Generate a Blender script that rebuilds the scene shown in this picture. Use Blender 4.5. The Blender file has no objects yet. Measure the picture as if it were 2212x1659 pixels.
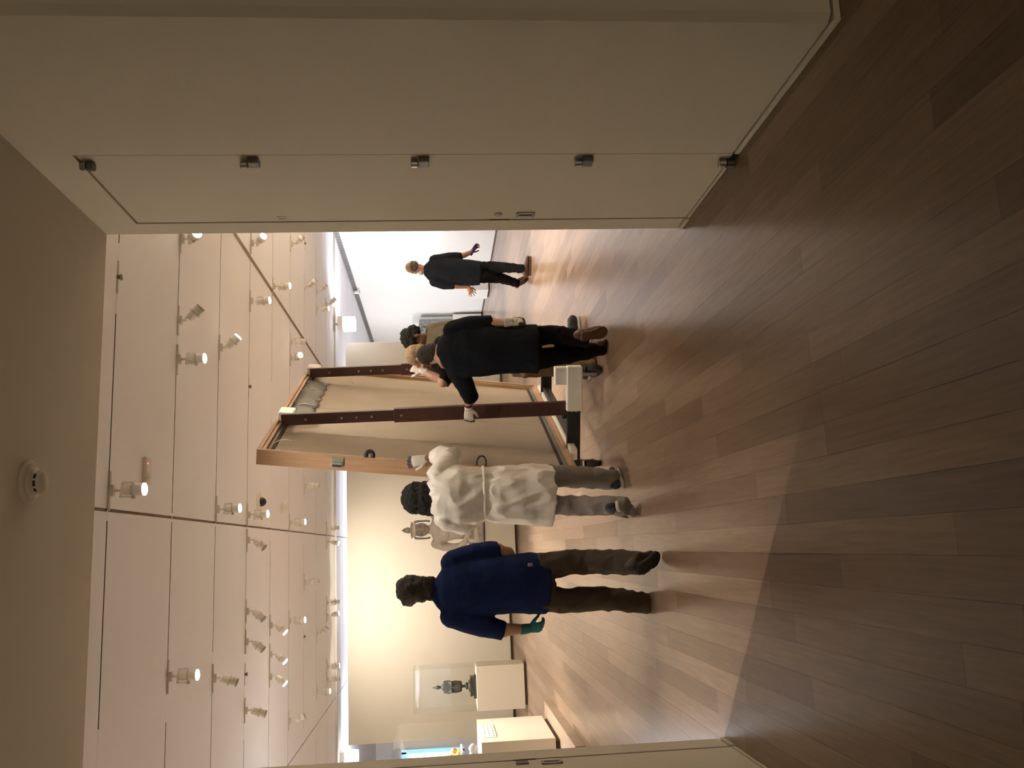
import bpy, bmesh, math, random
import numpy as np
from mathutils import Vector, Matrix, noise
random.seed(7)
SC = bpy.context.scene
COL = SC.collection
V = Vector

# ------------------------------------------------------------------ camera, world, exposure
H_EYE = 1.42
cd = bpy.data.cameras.new('camera'); cam = bpy.data.objects.new('camera', cd); COL.objects.link(cam)
cd.sensor_fit = 'HORIZONTAL'; cd.sensor_width = 36.0; cd.lens = 30.549; cd.clip_start = 0.05; cd.clip_end = 200
_u = V((0.98232, -0.18532, -0.02645)); _v = V((-0.04206, -0.08084, -0.99584)); _w = V((0.18241, 0.97935, -0.08721))
# the phone was held on its side: the room's "down" runs towards the right edge of the picture
m = Matrix((_v, _u, -_w)).transposed().to_4x4(); m.translation = V((0, 0, H_EYE))
cam.matrix_world = m
SC.camera = cam
world = bpy.data.worlds.new('world'); SC.world = world; world.use_nodes = True
world.node_tree.nodes['Background'].inputs[0].default_value = (1.0, 0.80, 0.56, 1)
world.node_tree.nodes['Background'].inputs[1].default_value = 1.15
SC.view_settings.view_transform = 'Standard'; SC.view_settings.look = 'None'
SC.view_settings.exposure = 0.63; SC.view_settings.gamma = 1.0; SC.view_settings.use_curve_mapping = False
WARM = (1.0, 0.875, 0.725); COOL = (0.80, 0.85, 1.0)
SPOT_W = 165.0; WASH_W = 85.0; SIDE_W = 720.0; FLOOD_W = 58.0
try:
    SC.cycles.use_denoising = True
except Exception:
    pass

# ------------------------------------------------------------------ materials
def nodes(name):
    m = bpy.data.materials.new(name); m.use_nodes = True
    nt = m.node_tree; return m, nt, nt.nodes['Principled BSDF']
def mat(name, col, rough=0.6, var=0.06, scale=8.0, bump=0.0, bscale=40.0, metal=0.0, spec=0.5, sheen=0.0, trans=0.0, stretch=None, emit=None, es=0.0):
    m, nt, p = nodes(name)
    p.inputs['Roughness'].default_value = rough; p.inputs['Metallic'].default_value = metal
    p.inputs['Specular IOR Level'].default_value = spec
    if sheen: p.inputs['Sheen Weight'].default_value = sheen
    if emit:
        p.inputs['Emission Color'].default_value = (*emit, 1); p.inputs['Emission Strength'].default_value = es
    g = nt.nodes.new('ShaderNodeTexCoord'); src = g.outputs['Object']
    if stretch:
        mp = nt.nodes.new('ShaderNodeMapping'); mp.inputs['Scale'].default_value = stretch
        nt.links.new(src, mp.inputs[0]); src = mp.outputs[0]
    n = nt.nodes.new('ShaderNodeTexNoise'); n.inputs['Scale'].default_value = scale; n.inputs['Detail'].default_value = 4
    nt.links.new(src, n.inputs[0])
    r = nt.nodes.new('ShaderNodeValToRGB')
    a = tuple(max(0, c*(1-var)) for c in col); b = tuple(min(1, c*(1+var)) for c in col)
    r.color_ramp.elements[0].position = 0.3; r.color_ramp.elements[1].position = 0.7
    r.color_ramp.elements[0].color = (*a, 1); r.color_ramp.elements[1].color = (*b, 1)
    nt.links.new(n.outputs[0], r.inputs[0]); nt.links.new(r.outputs[0], p.inputs['Base Color'])
    if bump:
        n2 = nt.nodes.new('ShaderNodeTexNoise'); n2.inputs['Scale'].default_value = bscale; n2.inputs['Detail'].default_value = 3
        nt.links.new(src, n2.inputs[0])
        bp = nt.nodes.new('ShaderNodeBump'); bp.inputs['Strength'].default_value = bump; bp.inputs['Distance'].default_value = 0.02
        nt.links.new(n2.outputs[0], bp.inputs['Height']); nt.links.new(bp.outputs[0], p.inputs['Normal'])
    return m
def plank_mat():
    m, nt, p = nodes('oak_floor')
    gi = nt.nodes.new('ShaderNodeNewGeometry'); oi = nt.nodes.new('ShaderNodeObjectInfo')
    ad = nt.nodes.new('ShaderNodeMath'); ad.operation = 'ADD'
    fr = nt.nodes.new('ShaderNodeMath'); fr.operation = 'FRACT'
    nt.links.new(gi.outputs['Random Per Island'], ad.inputs[0]); nt.links.new(oi.outputs['Random'], ad.inputs[1]); nt.links.new(ad.outputs[0], fr.inputs[0])
    r = nt.nodes.new('ShaderNodeValToRGB'); e = r.color_ramp.elements
    e[0].position = 0.0; e[0].color = (0.195, 0.130, 0.087, 1); e[1].position = 1.0; e[1].color = (0.335, 0.246, 0.180, 1)
    x = e.new(0.22); x.color = (0.245, 0.169, 0.117, 1)
    x = e.new(0.7); x.color = (0.290, 0.207, 0.148, 1)
    nt.links.new(fr.outputs[0], r.inputs[0])
    mp = nt.nodes.new('ShaderNodeMapping'); mp.inputs['Scale'].default_value = (26, 1.3, 1)
    nt.links.new(gi.outputs['Position'], mp.inputs[0])
    n = nt.nodes.new('ShaderNodeTexNoise'); n.inputs['Scale'].default_value = 2.2; n.inputs['Detail'].default_value = 6; n.inputs['Distortion'].default_value = 0.6
    nt.links.new(mp.outputs[0], n.inputs[0])
    mx = nt.nodes.new('ShaderNodeMix'); mx.data_type = 'RGBA'; mx.blend_type = 'MULTIPLY'; mx.inputs[0].default_value = 1.0
    r2 = nt.nodes.new('ShaderNodeValToRGB'); r2.color_ramp.elements[0].position = 0.3; r2.color_ramp.elements[1].position = 0.75
    r2.color_ramp.elements[0].color = (0.80, 0.78, 0.75, 1); r2.color_ramp.elements[1].color = (1.08, 1.08, 1.08, 1)
    nt.links.new(n.outputs[0], r2.inputs[0]); nt.links.new(r.outputs[0], mx.inputs[6]); nt.links.new(r2.outputs[0], mx.inputs[7])
    nt.links.new(mx.outputs[2], p.inputs['Base Color'])
    p.inputs['Roughness'].default_value = 0.28; p.inputs['Specular IOR Level'].default_value = 0.32
    return m
def glass_mat():
    m, nt, p = nodes('clear_acrylic'); nt.nodes.remove(p)
    out = nt.nodes['Material Output']
    t = nt.nodes.new('ShaderNodeBsdfTransparent'); t.inputs[0].default_value = (0.985, 0.99, 0.987, 1)
    g = nt.nodes.new('ShaderNodeBsdfGlossy'); g.inputs['Roughness'].default_value = 0.02
    f = nt.nodes.new('ShaderNodeFresnel'); f.inputs[0].default_value = 1.45
    s = nt.nodes.new('ShaderNodeMixShader')
    k = nt.nodes.new('ShaderNodeMath'); k.operation = 'MULTIPLY'; k.inputs[1].default_value = 0.22; nt.links.new(f.outputs[0], k.inputs[0])
    nt.links.new(k.outputs[0], s.inputs[0]); nt.links.new(t.outputs[0], s.inputs[1]); nt.links.new(g.outputs[0], s.inputs[2])
    nt.links.new(s.outputs[0], out.inputs[0]); return m
def emit_mat(name, col, s):
    m, nt, p = nodes(name)
    p.inputs['Base Color'].default_value = (0.8, 0.8, 0.8, 1)
    p.inputs['Emission Color'].default_value = (*col, 1); p.inputs['Emission Strength'].default_value = s
    return m
M = {}
M['floor'] = plank_mat()
M['wall'] = mat('cream_wall_paint', (0.70, 0.655, 0.565), 0.75, 0.012, 1.5, 0.03, 220)
M['portal'] = mat('portal_wall_paint', (0.66, 0.62, 0.53), 0.75, 0.012, 1.5, 0.03, 220)
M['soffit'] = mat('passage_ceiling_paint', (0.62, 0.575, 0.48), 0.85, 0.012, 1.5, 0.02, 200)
M['ceil'] = mat('ceiling_panel_paint', (0.82, 0.815, 0.84), 0.8, 0.012, 1.2)
M['void'] = mat('dark_slot', (0.05, 0.035, 0.025), 0.9)
M['seam'] = mat('brown_seam', (0.20, 0.145, 0.085), 0.7)
M['gap'] = mat('brown_gap', (0.10, 0.07, 0.045), 0.9)
M['gapshade'] = mat('door_gap_shade', (0.24, 0.20, 0.145), 0.9)
M['steel'] = mat('brushed_steel', (0.42, 0.40, 0.37), 0.32, 0.08, 30, metal=1.0)
M['darksteel'] = mat('dark_steel', (0.16, 0.15, 0.14), 0.4, 0.08, 30, metal=0.8)
M['black'] = mat('black_paint', (0.012, 0.012, 0.013), 0.5)
M['blacksteel'] = mat('black_powder_coat', (0.014, 0.014, 0.016), 0.45, 0.2, 12, 0.05, 200)
M['rubber'] = mat('black_rubber', (0.02, 0.02, 0.022), 0.7, 0.2, 20)
M['oxide'] = mat('red_brown_steel', (0.060, 0.022, 0.016), 0.5, 0.15, 6, 0.08, 90)
M['oak'] = mat('oak_strainer', (0.46, 0.29, 0.175), 0.55, 0.14, 3.0, stretch=(1, 1, 14))
M['plat'] = mat('oak_platform', (0.36, 0.275, 0.205), 0.5, 0.1, 3.0, stretch=(14, 1, 1))
M['linen'] = mat('linen_backing', (0.39, 0.325, 0.255), 0.9, 0.05, 3.5, 0.10, 400)
M['foam'] = mat('white_foam', (0.80, 0.78, 0.72), 0.8, 0.03, 10, 0.15, 150)
M['film'] = mat('grey_plastic_film', (0.20, 0.195, 0.18), 0.6, 0.15, 6, 0.1, 12, spec=0.2)
M['wtape'] = mat('white_tie', (0.8, 0.78, 0.74), 0.6)
M['fixture'] = mat('white_fixture', (0.80, 0.77, 0.71), 0.5, 0.02, 20)
M['adapter'] = mat('grey_track_adapter', (0.60, 0.555, 0.48), 0.6)
M['lens_on'] = emit_mat('lit_lens', (1.0, 0.90, 0.72), 14.0)
M['lens_off'] = mat('unlit_lens', (0.30, 0.27, 0.23), 0.3)
M['flood_on'] = emit_mat('lit_diffuser', (0.93, 0.95, 1.0), 5.0)
M['glass'] = glass_mat()
M['ped'] = mat('pedestal_paint', (0.71, 0.66, 0.56), 0.6, 0.015, 2)
M['marble'] = mat('pale_marble', (0.56, 0.52, 0.46), 0.55, 0.16, 5, 0.12, 30)
M['grimy'] = mat('weathered_marble', (0.33, 0.30, 0.26), 0.7, 0.2, 9, 0.2, 40)
M['relief'] = mat('grey_carved_stone', (0.30, 0.28, 0.26), 0.8, 0.3, 14, 0.4, 50)
M['bronze'] = mat('dark_bronze', (0.055, 0.050, 0.042), 0.55, 0.3, 12, 0.15, 60, metal=0.1)
M['gold'] = mat('gold_figure', (0.75, 0.45, 0.14), 0.4, 0.25, 12, 0.2, 40, metal=0.4)
M['rock'] = mat('grey_rock', (0.34, 0.33, 0.32), 0.9, 0.25, 12, 0.4, 30)
M['bluepanel'] = mat('blue_panel', (0.12, 0.28, 0.55), 0.5, 0.1, 4)
M['bluelight'] = emit_mat('backlit_panel', (0.62, 0.80, 1.0), 2.2)
M['print'] = mat('grey_print', (0.33, 0.31, 0.28), 0.8)
M['card'] = mat('white_card', (0.80, 0.77, 0.70), 0.7)
M['skin_a'] = mat('light_skin', (0.44, 0.25, 0.165), 0.5, 0.06, 12)
M['skin_b'] = mat('tanned_skin', (0.34, 0.19, 0.12), 0.5, 0.06, 12)
M['skin_d'] = mat('brown_skin', (0.16, 0.075, 0.042), 0.5, 0.06, 12)
M['navy'] = mat('navy_cotton', (0.007, 0.016, 0.075), 0.95, 0.25, 5, 0.35, 22, spec=0.2)
M['inkblue'] = mat('dark_navy_cotton', (0.006, 0.008, 0.013), 0.95, 0.25, 5, 0.35, 22, spec=0.2)
M['blackcloth'] = mat('black_cotton', (0.006, 0.006, 0.007), 0.95, 0.25, 5, 0.35, 20, spec=0.12)
M['brown'] = mat('dark_brown_cotton', (0.045, 0.031, 0.020), 0.95, 0.18, 5, 0.4, 14)
M['khaki'] = mat('khaki_cotton', (0.22, 0.135, 0.065), 0.9, 0.12, 5, 0.3, 20)
M['olive'] = mat('olive_knit', (0.125, 0.105, 0.062), 0.95, 0.15, 8, 0.4, 20)
M['jeans'] = mat('grey_denim', (0.215, 0.195, 0.185), 0.9, 0.15, 6, 0.35, 18)
M['gown'] = mat('white_isolation_gown', (0.84, 0.82, 0.78), 0.42, 0.08, 5, 0.55, 9, stretch=(1.6, 1.6, 0.7))
M['teal'] = mat('teal_glove', (0.012, 0.16, 0.175), 0.6, 0.15, 20)
M['whiteglove'] = mat('white_glove', (0.62, 0.58, 0.53), 0.85, 0.06, 20, 0.3, 60)
M['gripglove'] = mat('dark_glove_grip', (0.055, 0.042, 0.052), 0.55, 0.2, 30)
M['purple'] = mat('purple_glove', (0.075, 0.020, 0.14), 0.5, 0.15, 20)
M['hair_k'] = mat('black_hair', (0.008, 0.007, 0.006), 0.85, 0.3, 40, 0.8, 90)
M['hair_d'] = mat('dark_brown_hair', (0.024, 0.016, 0.010), 0.7, 0.35, 30, 0.7, 80)
M['hair_g'] = mat('greying_hair', (0.075, 0.055, 0.042), 0.7, 0.35, 30, 0.7, 80)
M['hair_f'] = mat('fair_hair', (0.36, 0.24, 0.14), 0.7, 0.2, 30, 0.6, 90)
M['mask'] = mat('white_mask', (0.62, 0.60, 0.57), 0.8)
M['shoe_k'] = mat('black_shoe', (0.014, 0.013, 0.014), 0.6, 0.2, 20)
M['shoe_n'] = mat('navy_shoe', (0.020, 0.024, 0.036), 0.7, 0.2, 20)
M['shoe_b'] = mat('brown_boot', (0.075, 0.034, 0.020), 0.6, 0.2, 20)
M['sole_w'] = mat('white_sole', (0.50, 0.47, 0.44), 0.7)
M['sole_b'] = mat('brown_sole', (0.10, 0.048, 0.026), 0.7, 0.2, 25)
M['sole_k'] = mat('black_sole', (0.015, 0.013, 0.012), 0.8)
M['eye'] = mat('eye_white', (0.75, 0.72, 0.68), 0.3)
M['iris'] = mat('dark_iris', (0.03, 0.018, 0.01), 0.2)
M['band'] = mat('dark_wristband', (0.05, 0.028, 0.016), 0.6)
M['hook'] = mat('zinc_clip', (0.36, 0.40, 0.35), 0.4, 0.1, 30, metal=0.5)
M['red'] = mat('red_sticker', (0.55, 0.08, 0.05), 0.5)
M['led'] = emit_mat('red_led', (1.0, 0.12, 0.08), 2.0)
M['detector'] = mat('cream_plastic', (0.74, 0.70, 0.62), 0.5)

# ------------------------------------------------------------------ geometry helpers
class G:
    """collects vertices and faces of ONE mesh"""
    def __init__(s): s.v = []; s.f = []
    def add(s, vs, fs):
        o = len(s.v); s.v += [tuple(v) for v in vs]; s.f += [tuple(i+o for i in f) for f in fs]
    def box(s, lo, hi, R=None, c=None):
        x0, y0, z0 = lo; x1, y1, z1 = hi
        vs = [V(p) for p in ((x0,y0,z0),(x1,y0,z0),(x1,y1,z0),(x0,y1,z0),(x0,y0,z1),(x1,y0,z1),(x1,y1,z1),(x0,y1,z1))]
        if R is not None: vs = [R @ p for p in vs]
        if c is not None: vs = [p + V(c) for p in vs]
        s.add(vs, [(0,3,2,1),(4,5,6,7),(0,1,5,4),(1,2,6,5),(2,3,7,6),(3,0,4,7)])
        return s
    def prism(s, poly, z0, z1):
        n = len(poly)
        s.add([(x,y,z0) for x,y in poly]+[(x,y,z1) for x,y in poly],
              [tuple(reversed(range(n))), tuple(range(n,2*n))]+[(i,(i+1)%n,n+(i+1)%n,n+i) for i in range(n)])
        return s
    def bar(s, p0, p1, w, h, ref=(0,0,1)):
        """rectangular bar from p0 to p1; h across ref, w across the other axis"""
        p0 = V(p0); p1 = V(p1); t = (p1-p0).normalized(); r = V(ref); r = (r - t*r.dot(t)).normalized(); q = t.cross(r)
        vs = [p + q*(a*w/2) + r*(b*h/2) for p in (p0,p1) for a,b in ((-1,-1),(1,-1),(1,1),(-1,1))]
        s.add(vs, [(3,2,1,0),(4,5,6,7),(0,1,5,4),(1,2,6,5),(2,3,7,6),(3,0,4,7)]); return s
    def loft(s, pts, radii, wref=(1,0,0), n=16, sq=1.0, round_ends=(False,False)):
        """closed tube through pts with half-widths (a across wref, b across the other axis)"""
        P = [V(p) for p in pts]; Rd = [((r, r) if isinstance(r, (int, float)) else tuple(r)) for r in radii]
        def ext(P, Rd):
            t = (P[-1]-P[-2]).normalized(); a, b = Rd[-1]; k = min(a, b)
            return P+[P[-1]+t*k*0.6, P[-1]+t*k*0.92], Rd+[(a*0.8,b*0.8),(a*0.38,b*0.38)]
        if round_ends[1]: P, Rd = ext(P, Rd)
        if round_ends[0]:
            P2, R2 = ext(P[::-1], Rd[::-1]); P, Rd = P2[::-1], R2[::-1]
        vs = []; N = len(P)
        for i in range(N):
            t = (P[min(i+1,N-1)]-P[max(i-1,0)]).normalized()
            w = V(wref); w = w - t*w.dot(t)
            if w.length < 1e-3: w = V((0,1,0)) - t*t.y
            w.normalize(); d = t.cross(w)
            for k in range(n):
                an = 2*math.pi*k/n; cx, sx = math.cos(an), math.sin(an)
                cx = math.copysign(abs(cx)**sq, cx); sx = math.copysign(abs(sx)**sq, sx)
                vs.append(P[i] + w*(Rd[i][0]*cx) + d*(Rd[i][1]*sx))
        fs = [tuple(reversed(range(n))), tuple(range((N-1)*n, N*n))]
        for i in range(N-1):
            for k in range(n):
                fs.append((i*n+k, i*n+(k+1)%n, (i+1)*n+(k+1)%n, (i+1)*n+k))
        s.add(vs, fs); return s
    def cyl(s, p0, p1, r0, r1=None, n=16):
        return s.loft([p0,p1],[r0, r1 if r1 is not None else r0], (1,0,0) if abs((V(p1)-V(p0)).normalized().x) < 0.9 else (0,1,0), n)
    def ell(s, c, r, R=None, n=14, m_=9):
        c = V(c); vs = []
        for i in range(1, m_):
            th = math.pi*i/m_
            for k in range(n):
                ph = 2*math.pi*k/n
                vs.append(V((r[0]*math.sin(th)*math.cos(ph), r[1]*math.sin(th)*math.sin(ph), r[2]*math.cos(th))))
        vs += [V((0,0,r[2])), V((0,0,-r[2]))]
        if R is not None: vs = [R @ p for p in vs]
        fs = []
        for i in range(m_-2):
            for k in range(n): fs.append((i*n+k, (i+1)*n+k, (i+1)*n+(k+1)%n, i*n+(k+1)%n))
        a = (m_-1)*n
        for k in range(n):
            fs.append((a, k, (k+1)%n)); fs.append((a+1, (m_-2)*n+(k+1)%n, (m_-2)*n+k))
        s.add([p+c for p in vs], fs); return s
    def lathe(s, prof, c=(0,0,0), n=24, sq=False):
        c = V(c); vs = []
        for r, z in prof:
            for k in range(n):
                an = 2*math.pi*k/n; vs.append(c+V((r*math.cos(an), r*math.sin(an), z)))
        N = len(prof); fs = [tuple(reversed(range(n))), tuple(range((N-1)*n, N*n))]
        for i in range(N-1):
            for k in range(n): fs.append((i*n+k, i*n+(k+1)%n, (i+1)*n+(k+1)%n, (i+1)*n+k))
        s.add(vs, fs); return s

def tag(o, label=None, cat=None, group=None, kind=None):
    if label: o['label'] = label
    if cat: o['category'] = cat
    if group: o['group'] = group
    if kind: o['kind'] = kind
    return o
def mesh_of(g, name, m):
    me = bpy.data.meshes.new(name); me.from_pydata(g.v, [], g.f)
    bm = bmesh.new(); bm.from_mesh(me); bmesh.ops.recalc_face_normals(bm, faces=bm.faces); bm.to_mesh(me); bm.free()
    if m is not None: me.materials.append(m)
    return me
def link(name, me, parent=None, loc=None):
    o = bpy.data.objects.new(name, me); COL.objects.link(o)
    if parent is not None: o.parent = parent
    if loc is not None: o.location = loc
    return o
def smooth(me, flag=True):
    me.polygons.foreach_set('use_smooth', [flag]*len(me.polygons))
def build(name, g, m, parent=None, bevel=0.0, smooth_=False, loc=None, origin=None):
    """one mesh object; origin: vertices given in the parent's world space are moved into its own"""
    if origin is not None:
        o = V(origin); g.v = [tuple(V(p)-o) for p in g.v]
    me = mesh_of(g, name, m)
    if smooth_: smooth(me)
    ob = link(name, me, parent, loc)
    if bevel:
        b = ob.modifiers.new('bevel', 'BEVEL'); b.width = bevel; b.segments = 2; b.limit_method = 'ANGLE'
    return ob
def fuse(name, g, m, voxel, parent=None, sm=4, disp=0.0, freq=6.0, seed=0.0, origin=None, aniso=(1,1,1), crease=0.0):
    """overlapping closed shapes grown into ONE continuous surface"""
    if origin is not None:
        o = V(origin); g.v = [tuple(V(p)-o) for p in g.v]
    me = mesh_of(g, name+'_raw', None)
    ob = bpy.data.objects.new(name+'_raw', me); COL.objects.link(ob)
    r = ob.modifiers.new('r', 'REMESH'); r.mode = 'VOXEL'; r.voxel_size = voxel
    if sm:
        s = ob.modifiers.new('s', 'SMOOTH'); s.iterations = sm; s.factor = 0.5
    dg = bpy.context.evaluated_depsgraph_get()
    out = bpy.data.meshes.new_from_object(ob.evaluated_get(dg))
    bpy.data.objects.remove(ob); bpy.data.meshes.remove(me)
    if disp:
        n = len(out.vertices); co = np.empty(n*3); out.vertices.foreach_get('co', co); co = co.reshape(-1,3)
        no = np.empty(n*3); out.vertices.foreach_get('normal', no); no = no.reshape(-1,3)
        d = np.array([noise.noise((c[0]*freq*aniso[0]+seed, c[1]*freq*aniso[1], c[2]*freq*aniso[2])) + 0.5*noise.noise((c[0]*freq*2.3+seed, c[1]*freq*2.3, c[2]*freq*2.3)) for c in co])
        if crease:      # thin ridged folds, drawn out along the warped noise
            e = np.array([1-2.6*abs(noise.noise((c[0]*freq*1.5*aniso[0]+seed*3+0.6*noise.noise((c[2]*5,c[0]*5,seed)), c[1]*freq*aniso[1], c[2]*freq*0.75*aniso[2]+c[0]*4))) for c in co])
            d = d*0.6 + np.clip(e, -0.4, 1.0)*crease
        co = co + no*(d*disp)[:,None]; out.vertices.foreach_set('co', co.ravel()); out.update()
    out.name = name; out.materials.clear(); out.materials.append(m); smooth(out)
    return link(name, out, parent)
def empty(name, loc, rz=0.0):
    o = bpy.data.objects.new(name, None); COL.objects.link(o); o.location = loc; o.rotation_euler = (0,0,rz); o.empty_display_size = 0.1
    return o
def copy_tree(o, parent=None):
    c = o.copy(); COL.objects.link(c); c.parent = parent
    for ch in list(o.children): copy_tree(ch, c)
    return c
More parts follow.
